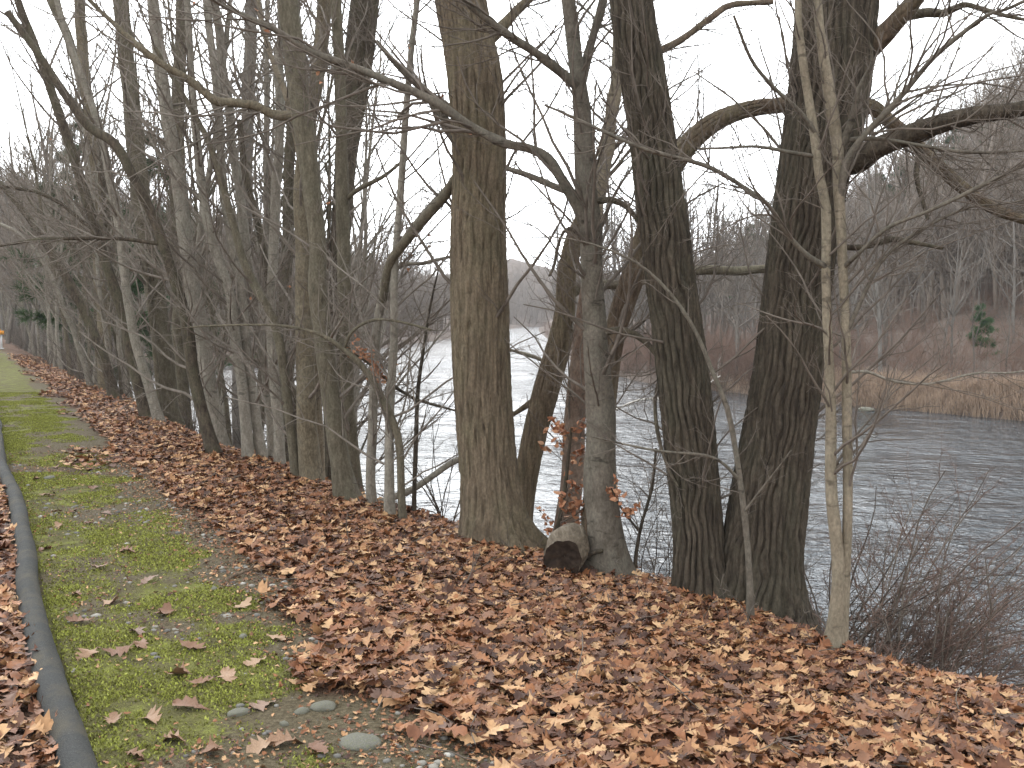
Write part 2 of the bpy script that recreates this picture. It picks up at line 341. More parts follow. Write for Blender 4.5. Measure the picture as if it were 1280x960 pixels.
def litter_obj():
    mb = MB()
    for (s0, s1, dens, lo, hi) in ((1.5, 6.5, 1350, .045, .14), (6.5, 11, 950, .05, .14), (11, 18, 480, .06, .15), (18, 48, 150, .08, .16)):
        n = int((s1-s0)*5.2*dens); s, t = scatter(n, s0, s1, -.5, 4.7)
        ok = (R.random(n) < litterf(s, t)*1.15-.12) & (t < crest(s)+1.1); s, t = s[ok], t[ok]
        x, y = xy(s, t); z = height(x, y); n = len(s)
        pile = .012+R.random(n)**1.5*.07
        nr = R.normal(size=(n, 3))*.19; nr[:, 2] = 1
        mb.add(*leaf_batch(np.stack([x, y, z+pile], -1), nr, R.uniform(lo, hi, n), R.uniform(0, 6.28, n), R.normal(.03, .32, n)))
    n = 13000; s, t = scatter(n, 2.2, 14, -2.6, -1.105); x, y = xy(s, t); z = height(x, y)+.012+R.random(n)**1.5*.07
    nr = R.normal(size=(n, 3))*.19; nr[:, 2] = 1
    mb.add(*leaf_batch(np.stack([x, y, z], -1), nr, R.uniform(.05, .14, n), R.uniform(0, 6.28, n), R.normal(.03, .32, n)))
    # torn fragments along the verge edge
    n = 30000; s, t = scatter(n, 2.3, 14, -.97, .5); ok = R.random(n) < np.clip(.16*(1-mossf(s, t))+.05+.6*sstep((t+.3)/.6)+.4*(s < 4.6), 0, 1); s, t = s[ok], t[ok]
    x, y = xy(s, t); z = height(x, y)+.006; n = len(s); nr = R.normal(size=(n, 3))*.3; nr[:, 2] = 1
    mb.add(*leaf_batch(np.stack([x, y, z], -1), nr, R.uniform(.008, .038, n), R.uniform(0, 6.28, n), R.normal(0, .6, n)))
    for bx, by, br in BASES:                                        # leaves banked against the trunk feet
        n = int(20+br*160); a = R.uniform(0, 6.28, n); d = br*1.25+R.random(n)**1.5*(.10+br*.6); x, y = bx+np.cos(a)*d, by+np.sin(a)*d
        nr = R.normal(size=(n, 3))*.3; nr[:, 2] = .8; nr[:, 0] += np.cos(a)*.4; nr[:, 1] += np.sin(a)*.4
        mb.add(*leaf_batch(np.stack([x, y, height(x, y)+.02+R.random(n)*.09*np.exp(-(d-br)*6)], -1), nr, R.uniform(.06, .14, n), R.uniform(0, 6.28, n), R.normal(0, .5, n)))
    n = 12000; s, t = scatter(n, 2, 9, -.1, 4.2); x, y = xy(s, t); nr = R.normal(size=(n, 3))*.4; nr[:, 2] = 1   # crumbled bits between the leaves
    ok = R.random(n) < litterf(s, t); x, y, nr = x[ok], y[ok], nr[ok]; n = len(x)
    mb.add(*leaf_batch(np.stack([x, y, height(x, y)+R.random(n)*.07], -1), nr, R.uniform(.012, .045, n), R.uniform(0, 6.28, n), R.normal(0, .6, n), lobes=False))
    n = 420; s, t = scatter(n, 2, 12, .1, 3.8); x, y = xy(s, t); p0 = np.stack([x, y, height(x, y)+.05], -1); dr = R.normal(size=(n, 3)); dr[:, 2] *= .12
    tw = curves(p0, dr, R.uniform(.08, .35, n), 5, .14, 0); mb2 = MB(); mb2.add(*tubes(tw, np.full((n, 5), .0022)*R.uniform(.6, 1.6, n)[:, None], 4)); tag(mb2.obj('fallen_twigs', M['twig']), kind='stuff')
    tag(mb.obj('leaf_litter', M['oak_leaf'], smooth=False), kind='stuff')
def ground_at(px, py):
    d = ray(px, py); k = EYE/max(-d[2], .01); return k*d[0], k*d[1]
LSPOT = [(265, 940), (330, 882), (395, 938), (238, 811), (170, 792), (112, 820), (150, 818), (176, 807), (185, 728), (125, 712), (138, 755), (55, 688), (75, 658), (70, 640), (135, 643), (250, 858),
         (190, 900), (215, 925), (300, 760), (350, 800), (58, 620), (110, 655), (160, 690), (95, 745), (205, 770), (285, 850), (240, 885), (140, 905), (360, 930), (90, 640), (45, 600), (120, 610), (70, 585), (100, 780), (330, 935), (170, 945), (225, 845), (320, 830), (60, 560), (90, 570)]
LV = []
for q in range(6):
    mb = MB(); mb.add(*leaf_batch(np.array([[0, 0, .008]]), np.array([[R.normal()*.1, R.normal()*.1, 1.]]), np.array([1.0]), np.array([0.0]), np.array([R.normal(.2, .35)]), cross=np.array([R.uniform(-.1, .7)])))
    LV.append(mb.mesh('fallen_leaf', M['lone_leaf'], False))
for i, (px, py) in enumerate(LSPOT):
    x, y = ground_at(px, py); o = D.objects.new('fallen_leaf', LV[i % 6]); z = h1(x, y); o.location = (x, y, z+.012)
    sc = random.uniform(.11, .17); o.scale = (sc, sc, sc); o.rotation_euler = (random.uniform(-.2, .2), random.uniform(-.2, .2), random.uniform(0, 6.28)); link(o)
    tag(o, 'single dry brown oak leaf lying apart from the litter on the mossy verge', 'leaf', 'oak leaves scattered singly over the mossy verge')
# moss, gravel
def tuft_obj():
    n = 420000; s, t = 2.6+(R.random(420000)**1.6)*22, R.uniform(-1.03, .3, 420000); x, y = xy(s, t)
    ok = R.random(n) < np.clip(mossf(s, t)-.12, 0, 1)**1.3*np.clip((fbm(s*2.6, t*2.6, 6, 3)-.30)*4.5, .06, 1)*(.3+1.1*fbm(s*9, t*9, 2, 3)); s, t = s[ok], t[ok]; x, y = xy(s, t); z = height(x, y); n = len(s)
    a = R.uniform(0, 6.28, n); w = R.uniform(.002, .0055, n)*(1+s/12); h = R.uniform(.004, .011, n)
    dx, dy = np.cos(a)*w, np.sin(a)*w; lx, ly = R.normal(0, .006, (2, n))
    V = np.stack([np.stack([x-dx, y-dy, z-.003], -1), np.stack([x+dx, y+dy, z-.003], -1), np.stack([x+dx*.3+lx, y+dy*.3+ly, z+h], -1), np.stack([x-dx*.3+lx, y-dy*.3+ly, z+h], -1)], 1)
    mb = MB(); mb.add(V, np.arange(n*4).reshape(-1, 4)); tag(mb.obj('moss', M['moss_tuft'], smooth=False), kind='stuff')
tuft_obj()
def blob(seed, sub=2, flat=.6, amp=.25):
    import bmesh
    bm = bmesh.new(); bmesh.ops.create_icosphere(bm, subdivisions=sub, radius=1)
    v = np.array([q.co[:] for q in bm.verts]); f = np.array([[l.vert.index for l in fc.loops] for fc in bm.faces]); bm.free()
    v = v*(1+(fbm(v[:, 0:1]*1.6+seed*7, v[:, 1:2]*1.6, v[:, 2:3]*1.6, 4)-.5)*amp*2.6); v[:, 2] *= flat
    return v, np.concatenate([f, f[:, :1]], 1)
def trimesh(name, v, f, mat, smooth=True):
    me = D.meshes.new(name); me.from_pydata(v.tolist(), [], [list(q[:3]) for q in f])
    if smooth: me.polygons.foreach_set('use_smooth', np.ones(len(me.polygons), bool))
    me.materials.append(mat); return me
def gravel_obj():
    v, f = blob(1, 1, .6, .3); n = 5200; s, t = scatter(n, 2.6, 13, -.98, .45); x, y = xy(s, t)
    ok = R.random(n) < np.clip(1.0-mossf(s, t)*1.1, .05, 1)*(1-.8*litterf(s, t))*np.clip(.35+fbm(s*1.7, t*1.7, 9, 2)*1.6-.6, 0, 1)
    s, t = s[ok], t[ok]; x, y = xy(s, t); n = len(s)
    z = height(x, y); sc = .003+R.random(n)**4*.022; a = R.uniform(0, 6.28, n); ca, sa = np.cos(a), np.sin(a)
    el = R.uniform(.7, 1.4, n); vx = v[None, :, 0]*el[:, None]; vy = v[None, :, 1]
    V = np.stack([(ca[:, None]*vx-sa[:, None]*vy)*sc[:, None]+x[:, None], (sa[:, None]*vx+ca[:, None]*vy)*sc[:, None]+y[:, None], v[None, :, 2]*sc[:, None]+z[:, None]+.001], -1).reshape(-1, 3)
    Fc = (np.arange(n)[:, None, None]*len(v)+f[None, :, :3]).reshape(-1, 3)
    me = D.meshes.new('gravel'); me.vertices.add(len(V)); me.vertices.foreach_set('co', V.astype(np.float32).ravel()); me.loops.add(Fc.size)
    me.loops.foreach_set('vertex_index', Fc.astype(np.int32).ravel()); me.polygons.add(len(Fc)); me.polygons.foreach_set('loop_start', (np.arange(len(Fc))*3).astype(np.int32))
    me.materials.append(M['pebble']); me.update(calc_edges=True); tag(link(D.objects.new('gravel', me)), kind='stuff')
gravel_obj()
for i, (px, py, w, flat, lab) in enumerate([
        (450, 930, 58, .36, 'largest grey green stone, a long flat cobble at the edge of the leaf litter'),
        (404, 885, 32, .48, 'rounded pale cobble just beyond the largest stone on the verge'),
        (377, 890, 20, .55, 'small flat stone touching the left side of the rounded pale cobble'),
        (298, 890, 30, .34, 'dull cobble half sunk in gravel and moss left of the other stones'),
        (62, 598, 16, .4, 'flat grey stone far up the verge near the kerb'),
        (304, 796, 14, .6, 'bluish grey pebble stone against the leaf edge halfway along the verge'),
        (268, 737, 11, .6, 'pale little stone at the leaf edge beside the greenest moss'),
        (355, 905, 14, .6, 'dark blue pebble lying in front of the rounded pale cobble'),
        (242, 878, 12, .6, 'whitish pebble on bare gravel left of the half sunk cobble')]):
    x, y = ground_at(px, py); Y = y; v, f = blob(i+3, 3, flat, .22); o = D.objects.new('stone', trimesh('stone', v, f, M['stone'])); sc = w/2*Y/F
    o.scale = (sc, sc*.75, sc*.95); o.rotation_euler = (0, 0, -.35+.4*i); o.location = (x, y, h1(x, y)+sc*flat*.12); link(o); tag(o, lab, 'stone', 'stones on the verge')
# ------------------------------------------------------------------ traced trees
def ridged(c, amp, k=1.0, S=96, seed=0.0, weave=0.0, ls=1.0):
    """long ridges with narrow fissures round a stem; weave > 0 crosses two sets into a lattice of strands"""
    th = (np.arange(S)*2*math.pi/S)[None]; L = np.r_[0, np.cumsum(np.linalg.norm(np.diff(c[:, :3], axis=0), axis=1))][:, None]
    r0 = np.median(c[:, 3]); X = np.cos(th)*r0; Yv = np.sin(th)*r0; n = max(7, round(2*math.pi*r0/.055*k))
    def strands(sg, o):
        w = (fbm(X*5+seed+o, Yv*5, L*1.3*ls+o, 3)-.5)*5.5+(vn(X*22+o, Yv*22, L*4*ls+o)-.5)*1.5+sg*weave*L
        return np.clip(np.abs(np.sin(n*th/2+w*1.6))*1.7, 0, 1)**.9
    a = strands(1, seed)
    if weave: a = np.maximum(a*.9, strands(-1, seed+4.4))
    cut = vn(X*40+seed, Yv*40, L*7*ls); a = a*(.55+.45*np.clip((cut-.12)*5, 0, 1))
    n3 = vn(X*80, Yv*80, L*30)-.5; low = fbm(X*3+seed, Yv*3, L*.9, 2)-.5
    return 1+(amp*(a-.75+.3*n3)+low*.07*r0)/np.maximum(c[:, 3:4], .02)
def px_line(pts, Y, dY=0.0):
    n = len(pts); out = []; w = pts[0][2]
    for i, q in enumerate(pts):
        w = q[2] if len(q) > 2 else w
        yy = Y+dY*i/max(n-1, 1); v = at(q[0], q[1], yy); out.append([*v, w/2*yy/F])
    for i, q in enumerate(pts):                                     # interpolate missing widths
        if len(q) == 2:
            a = max(j for j in range(i) if len(pts[j]) > 2); bl = [j for j in range(i+1, n) if len(pts[j]) > 2]; b = bl[0] if bl else a
            out[i][3] = out[a][3] if a == b else out[a][3]+(out[b][3]-out[a][3])*(i-a)/(b-a)
    return np.array(out)
def leafify(mb, pts, n, size, spread=.02):
    N, P, _ = pts.shape; i = R.integers(0, N, n); j = R.integers(1, P, n)
    pos = pts[i, j]+R.normal(size=(n, 3))*spread
    nr = R.normal(size=(n, 3)); mb.add(*leaf_batch(pos, nr, R.uniform(.7, 1.2, n)*size, R.uniform(0, 6.28, n), R.normal(0, .6, n), lobes=False))
def tree(name, label, mat, stems, limbs=(), Y=None, back=0.0, furrow=0.0, fk=1.0, weave=0.0, ls=1.0, twigs=(10, 4, 3), tl=.30, tw='twig', cat='tree', group=None, u0=.3, up=.05, leaf=None, limbmat=None, tlmax=2.2, thick=.5):
    b = stems[0][0]; h = plane_hit(b[0], b[1]); Y = Y or h[1]+back
    root0 = at(b[0], b[1], Y); gz = h1(root0[0], root0[1]); base = np.array([root0[0], root0[1], min(gz, root0[2])])
    root = empty(name, base, label, cat, group); lines = []; seed = abs(hash(label)) % 1 + len(label)*1.7+b[0]*.01
    for si, sp in enumerate(stems):
        c = px_line(sp, Y, 0.0)
        g = h1(c[0, 0], c[0, 1])-.12
        if c[0, 2] > g+.02: c = np.vstack([[c[0, 0]+(c[0, 0]-c[1, 0])*.2, c[0, 1], g, c[0, 3]*1.12], c])
        if sp[-1][1] < 5:                                           # the stem goes on above the picture
            e = c[-1]; dv = unit(e[:3]-c[-2, :3]); dv = unit(dv+np.array([0, 0, .6])); c = np.vstack([c, [*(e[:3]+dv*1.6), e[3]*.75], [*(e[:3]+dv*3.4+np.array([.1, .2, .1])), e[3]*.45]])
        big = furrow > 0
        c = spline(c, .025 if big else .12)
        j = .06 if not big else 0
        if j: c[:, :2] += (np.stack([vn(c[:, 2]*2.1+seed, si), vn(c[:, 2]*2.1+seed, si+9.5)], -1)-.5)*np.minimum(c[:, 3:4]*.6, .03)
        S = 216 if big else (18 if c[:, 3].max() > .05 else 10)
        if big: rg = ridged(c, furrow, fk, S, seed+si, weave, ls)
        else:
            th = np.arange(S)*2*math.pi/S
            rg = 1+(vn(np.cos(th)[None]*1.7+seed, np.sin(th)[None]*1.7, c[:, 2:3]*3.2)-.5)*.22
        hh = (c[:, 2]-g-.12)[:, None]; th = (np.arange(S)*2*math.pi/S)[None]; rb = c[0, 3]
        rg = rg*(1+np.exp(-np.maximum(hh, 0)/(.05+.6*rb))*(.16+.95*np.clip(vn(np.cos(th)*1.9+seed, np.sin(th)*1.9, 3.0)-.35, 0, 1)))   # root flare
        BASES.append((c[0, 0], c[0, 1], rb))
        mb = MB(); mb.add(*tubes(c[None, :, :3], c[None, :, 3], S, (0, 1, 0), rg[None])); mb.obj('trunk', M[mat], root, origin=base)
        lines.append(c)
    cr = MB(); thin = MB(); allp = []
    for lp in limbs:
        opt = {}
        if isinstance(lp[-1], dict): opt = lp[-1]; lp = lp[:-1]
        c = px_line(lp, Y+opt.get('y0', 0), opt.get('dY', -.3)); e = c[-1]
        if not (0 < lp[-1][0] < 1280 and 0 < lp[-1][1]): dv = unit(e[:3]-c[-2, :3]); c = np.vstack([c, [*(e[:3]+dv*.9+np.array([0, 0, .1])), e[3]*.6]])
        c = spline(c, .05); c[:, :3] += (np.stack([vn(np.arange(len(c))*.13+seed, q*3.3+c[0, 0]) for q in range(3)], -1)-.5)*.035*np.minimum(1, np.arange(len(c))/8)[:, None]
        mb = MB(); kn = 1+(vn(np.arange(len(c))*.5, c[0, 2]*7)-.5)[None, :, None]*.28*np.ones(10)
        if opt.get('fur'): kn = ridged(c, opt['fur'], 1.2, 48, seed)[None]
        mb.add(*tubes(c[None, :, :3], c[None, :, 3], kn.shape[2], (0, 1, 0), kn)); mb.obj('limb', M[opt.get('mat') or limbmat or mat], root, origin=base)
        p = resample(c, 12)[None]; per = int(2.2*opt.get('tw', max(4, int(np.linalg.norm(c[-1, :3]-c[0, :3])*8))))
        if per:
            a, ar = sprout(p[:, :, :3], p[:, :, 3], per, .12, .99, .75, .4, 7, .16, up, .42, lmax=1.3)
            allp.append((a, ar))
    for c in lines:
        if twigs[0]:
            cc = c[c[:, 2] < at(0, -160, Y)[2]]; p = resample(cc if len(cc) > 4 else c, 24)[None]
            allp.append(sprout(p[:, :, :3], p[:, :, 3], twigs[0], u0, .99, .85, tl, 8, .13, up, thick, lmax=tlmax))
    for a, ar in allp:
        cr.add(*tubes(a, ar, 6))
        if twigs[1]:
            b_, br = sprout(a, ar, twigs[1], .15, .98, .75, .42, 5, .18, up, .6, .0016); cr.add(*tubes(b_, br, 4))
            if twigs[2]:
                c_, c2 = sprout(b_, br, twigs[2], .15, .98, .7, .5, 4, .2, up*.5, .7, .0013); cr.add(*tubes(c_, c2, 3))
            if leaf:
                lb = MB(); leafify(lb, b_, leaf[0], leaf[1]); lb.obj('leaf_cluster', M['beech_leaf'], root, smooth=False, origin=base)
                leaf = None
    cr.obj('crown', M[tw], root, origin=base)
    return root
G1 = 'large trees at the top of the river bank'; G2 = 'slender trees crowding the left part of the bank'
tree('oak_tree', 'largest central tree with a straight trunk of tan stringy furrowed bark', 'tan_bark',
     [[(620, 682, 92), (616, 650, 78), (611, 590, 71), (604, 500, 70), (600, 400, 70), (598, 300, 66), (599, 200, 64), (595, 110, 66), (585, 50, 62), (574, -15, 60)]],
     [[(612, 50, 16), (640, 20, 12), (680, -20, 9), {'dY': .4}], [(570, 175, 14), (556, 150, 11), (535, 120, 9), (500, 85, 7), (470, 50, 5), {'mat': 'dark_bark', 'dY': .5}],
      [(570, 220, 11), (552, 250, 13), (515, 292, 12), (486, 330, 11), (478, 375, 10), {'mat': 'olive_bark', 'dY': .7}]],
     furrow=.036, fk=.9, weave=1.5, twigs=(44, 8, 5), tl=.34, u0=.3, thick=.08, tlmax=3, group=G1)
tree('leaning_tree', 'S-curved leaning stem of olive furrowed bark just right of the largest trunk', 'tan_bark',
     [[(648, 660, 36), (655, 610, 30), (668, 545, 30), (682, 490, 32), (699, 430, 30), (706, 390, 25), (709, 340, 23), (720, 295, 22), (735, 262, 18)]],
     [[(706, 375, 14), (724, 361, 13), (745, 356, 12), (775, 357, 11), (800, 352, 12), (835, 343, 13), (880, 336, 12), (920, 338, 12), (965, 336, 10), {'dY': .5, 'mat': 'olive_bark', 'tw': 10}],
      [(716, 410, 10), (724, 400, 8), (729, 390, 5), {'mat': 'bleached_wood', 'tw': 0}], [(668, 500, 8), (640, 520, 6), (600, 545, 5), {'dY': .6}]], back=.55, furrow=.017, fk=1.3, weave=1.2, twigs=(4, 4, 3), tl=.2, group=G1)
tree('beech_tree', 'smooth grey trunk with a knot hole, long boughs crossing before the largest trunk', 'grey_bark',
     [[(760, 722, 54), (756, 690, 46), (752, 620, 42), (749, 520, 37), (744, 440, 31), (738, 350, 28), (736, 275, 28), (730, 190, 25), (722, 110, 19), (714, 50, 18), (710, -12, 17)]],
     [[(737, 290, 20), (722, 255, 15), (703, 222, 14), (685, 198, 13), (660, 186, 12), (630, 180, 12), (590, 160, 11), (540, 130, 11), (490, 105, 10), (430, 78, 9), (390, 62, 8), (340, 36, 7), (250, -10, 5), {'dY': -.5, 'tw': 22}],
      [(728, 115, 12), (700, 88, 12), (672, 66, 11), (640, 48, 10), (610, 26, 9), (570, -8, 8), {'dY': -.5}],
      [(724, 112, 13), (735, 75, 12), (744, 40, 11), (756, -8, 10), {'dY': .2}],
      [(727, 245, 11), (700, 235, 9), (670, 222, 8), (635, 212, 6), {'dY': .4}],
      [(750, 418, 9), (775, 412, 8), (800, 420, 8), (822, 442, 7), (828, 465, 6), (820, 500, 5), (822, 540, 5), (835, 590, 4), (845, 610, 3), {'dY': -.6, 'mat': 'sooty_bark', 'tw': 10}],
      [(738, 252, 9), (765, 250, 9), (785, 258, 7), (803, 280, 5), {'dY': -.3, 'mat': 'sooty_bark'}],
      [(733, 300, 6), (712, 285, 5), (701, 300, 4), (695, 330, 4), (688, 345, 3), {'dY': -.2, 'mat': 'sooty_bark'}]],
     twigs=(44, 8, 5), tl=.34, u0=.25, thick=.2, tlmax=2.8, group=G1, leaf=(26, .06))
tree('locust_tree', 'brown shaggy trunk that arches right behind the double trunk into a drooping bough', 'brown_bark',
     [[(744, 712, 40), (746, 650, 36), (750, 560, 32), (758, 480, 28), (768, 420, 26), (782, 372, 28), (803, 312, 29), (826, 240, 28), (848, 196, 26), (885, 158, 23), (930, 138, 19), (980, 131, 18), (1030, 128, 17), (1085, 132, 17), (1110, 150, 16), (1130, 166, 15), (1165, 200, 15), (1205, 236, 14), (1245, 262, 13), (1300, 280, 11)]],
     [[(1152, 182, 8), (1146, 215, 7), (1150, 245, 6), (1160, 275, 5), {'mat': 'sooty_bark', 'dY': -.2}]], Y=8.5, furrow=.016, fk=1.3, weave=.8, twigs=(40, 7, 4), tl=.16, u0=.45, up=-.02, group=G1)
tree('sycamore_tree', 'reddish flaky trunk turning pale cream higher up, half hidden behind the smooth grey trunk', 'red_bark',
     [[(706, 700, 34), (711, 640, 30), (717, 560, 28), (722, 480, 25), (728, 420, 21), (736, 350, 19), (742, 300, 20)]],
     [[(741, 310, 20), (748, 250, 21), (757, 205, 21), (765, 150, 17), (770, 100, 16), (774, 50, 14), (780, -10, 12), {'mat': 'pale_bark', 'dY': 0}],
      [(772, 105, 11), (800, 78, 10), (850, 50, 9), (890, 22, 8), (915, 5, 8), (968, 2, 6), {'dY': .5, 'mat': 'brown_bark'}]], back=1.6, twigs=(30, 8, 5), tl=.34, up=.02, u0=.4, thick=.2, tlmax=3, group=G1)
tree('double_oak', 'huge dark tree with two deeply furrowed trunks spreading in a V from one base', 'dark_bark',
     [[(882, 775, 88), (876, 730, 66), (872, 660, 60), (866, 590, 62), (860, 530, 63), (850, 440, 62), (838, 350, 59), (828, 270, 58), (815, 170, 54), (803, 90, 53), (788, -12, 49)],
      [(936, 800, 132), (942, 765, 112), (950, 700, 98), (961, 620, 94), (973, 540, 87), (984, 470, 83), (993, 390, 80), (1004, 300, 80), (1016, 220, 84), (1030, 150, 93), (1040, 80, 96), (1048, -12, 94)]],
     [[(1050, 205, 32), (1075, 203, 27), (1095, 188, 26), (1130, 173, 25), (1165, 160, 24), (1215, 147, 22), (1295, 132, 18), {'dY': -.8, 'fur': .005}],
      [(1078, 70, 26), (1100, 50, 25), (1125, 24, 22), (1152, -8, 20), {'dY': -.4, 'mat': 'brown_bark', 'fur': .006}],
      [(1130, 22, 10), (1160, 16, 12), (1180, 18, 10), (1205, 8, 8), (1230, 14, 6), (1290, 28, 4), {'dY': -.6, 'mat': 'olive_bark'}],
      [(1015, 300, 9), (1060, 310, 8), (1090, 308, 7), (1115, 300, 7), (1150, 306, 5), (1178, 312, 4), {'dY': -.5, 'mat': 'sooty_bark'}]],
     Y=7.35, furrow=.034, fk=1.3, weave=0, ls=1.6, twigs=(44, 8, 5), tl=.28, u0=.15, thick=.06, tlmax=2.8, group=G1)
tree('maple_sapling', 'slim pale smooth pair of stems rising in front of the double trunk on the right', 'pale_bark',
     [[(1043, 822, 28), (1046, 785, 21), (1045, 700, 16), (1041, 620, 15), (1038, 530, 13), (1036, 470, 12), (1033, 400, 11), (1031, 330, 11), (1031, 262, 12), (1022, 215, 11), (1016, 160, 11), (1006, 90, 10), (999, 40, 9), (996, -12, 8)],
      [(1052, 800, 16), (1058, 720, 12), (1061, 640, 12), (1061, 560, 12), (1060, 480, 12), (1057, 400, 11), (1051, 310, 12), (1049, 240, 13), (1050, 190, 14), (1044, 150, 15), (1036, 100, 14), (1028, 50, 12), (1020, -12, 10)]],
     [[(1050, 245, 11), (1060, 200, 9), (1085, 165, 8), (1120, 130, 8), (1165, 75, 7), (1200, 45, 6), (1235, 18, 5), (1290, -5, 4), {'dY': -.5}],
      [(1054, 180, 10), (1065, 150, 8), (1075, 110, 6), (1093, 75, 4), (1088, 50, 3), {'dY': -.3}],
      [(1036, 335, 8), (1012, 320, 7), (985, 290, 6), (963, 255, 5.5), (935, 238, 5.5), (905, 222, 5), (875, 208, 6), (840, 196, 5), (800, 182, 5), (740, 158, 4), (680, 132, 3), {'dY': -.5, 'tw': 14}],
      [(1022, 170, 6), (1000, 138, 6), (970, 108, 5), (940, 72, 4), (916, 22, 3), {'dY': -.4}],
      [(1016, 195, 5), (990, 190, 5), (950, 182, 4), (910, 184, 3), (870, 188, 3), {'dY': -.4}],
      [(1054, 335, 6), (1075, 315, 5), (1110, 285, 5), (1160, 265, 4), (1215, 240, 5), (1290, 200, 4), {'dY': -.6}],
      [(1056, 420, 6), (1085, 360, 5), (1110, 320, 4), (1150, 290, 4), (1210, 262, 3), (1290, 245, 2), {'dY': -.3}],
      [(1058, 466, 4), (1085, 464, 4), (1120, 476, 3.5), (1165, 480, 3), (1215, 470, 2.5), (1290, 460, 2), {'dY': .4, 'mat': 'silver_bark', 'tw': 10}],
      [(1052, 175, 6), (1100, 172, 5), (1150, 180, 4), (1220, 192, 4), (1290, 190, 3), {'dY': -.3}]],
     twigs=(26, 7, 4), tl=.20, u0=.2, group=G1, thick=.3, limbmat='grey_bark')
tree('sapling', 'thin grey sapling in front of the double trunk with a top arching to the left', 'grey_bark',
     [[(939, 790, 11), (938, 720, 8), (931, 640, 7.5), (920, 570, 7), (908, 510, 6.5), (890, 465, 6), (872, 420, 5), (852, 385, 4.5), (825, 352, 4), (790, 325, 3.2), (740, 305, 2.4), (690, 296, 1.6), (640, 300, 1)]], [[(925, 600, 5), (890, 570, 4), (820, 560, 3), (740, 545, 2), {'dY': -.2}], [(930, 640, 4), (960, 600, 3), (990, 560, 2)]], Y=6.55, twigs=(16, 4, 3), tl=.13, u0=.2, cat='sapling')
tree('sapling', 'young beech sapling beside the reddish trunk still holding bright russet leaves', 'sooty_bark',
     [[(690, 690, 7), (700, 650, 6), (706, 610, 5), (710, 570, 4), (714, 535, 3)]], Y=8.6, twigs=(22, 6, 2), tl=.55, u0=.2, cat='sapling', leaf=(190, .075), up=.0, thick=.35)
tree('sapling', 'twiggy dark sapling over the water with russet leaves left of the largest trunk', 'dark_bark',
     [[(518, 655, 6), (519, 600, 6), (521, 540, 6), (523, 480, 5), (530, 430, 4), (537, 385, 3), (550, 330, 2)]],
     [[(520, 500, 4), (490, 480, 4), (462, 455, 3), (440, 440, 2)], [(521, 500, 4), (560, 510, 3), (600, 520, 2)]], back=.2, twigs=(14, 6, 4), tl=.30, cat='sapling', leaf=(110, .06), up=.02, thick=.4)
tree('sapling', 'slight dark sapling between smooth grey trunk and double trunk with a few copper leaves', 'dark_bark',
     [[(792, 728, 6), (795, 690, 5), (803, 650, 4), (815, 610, 4), (820, 560, 3)]], [[(800, 665, 4), (780, 640, 3), (765, 610, 2)]], back=.1, twigs=(16, 6, 4), tl=.5, cat='sapling', leaf=(34, .07), up=.05, thick=.4)
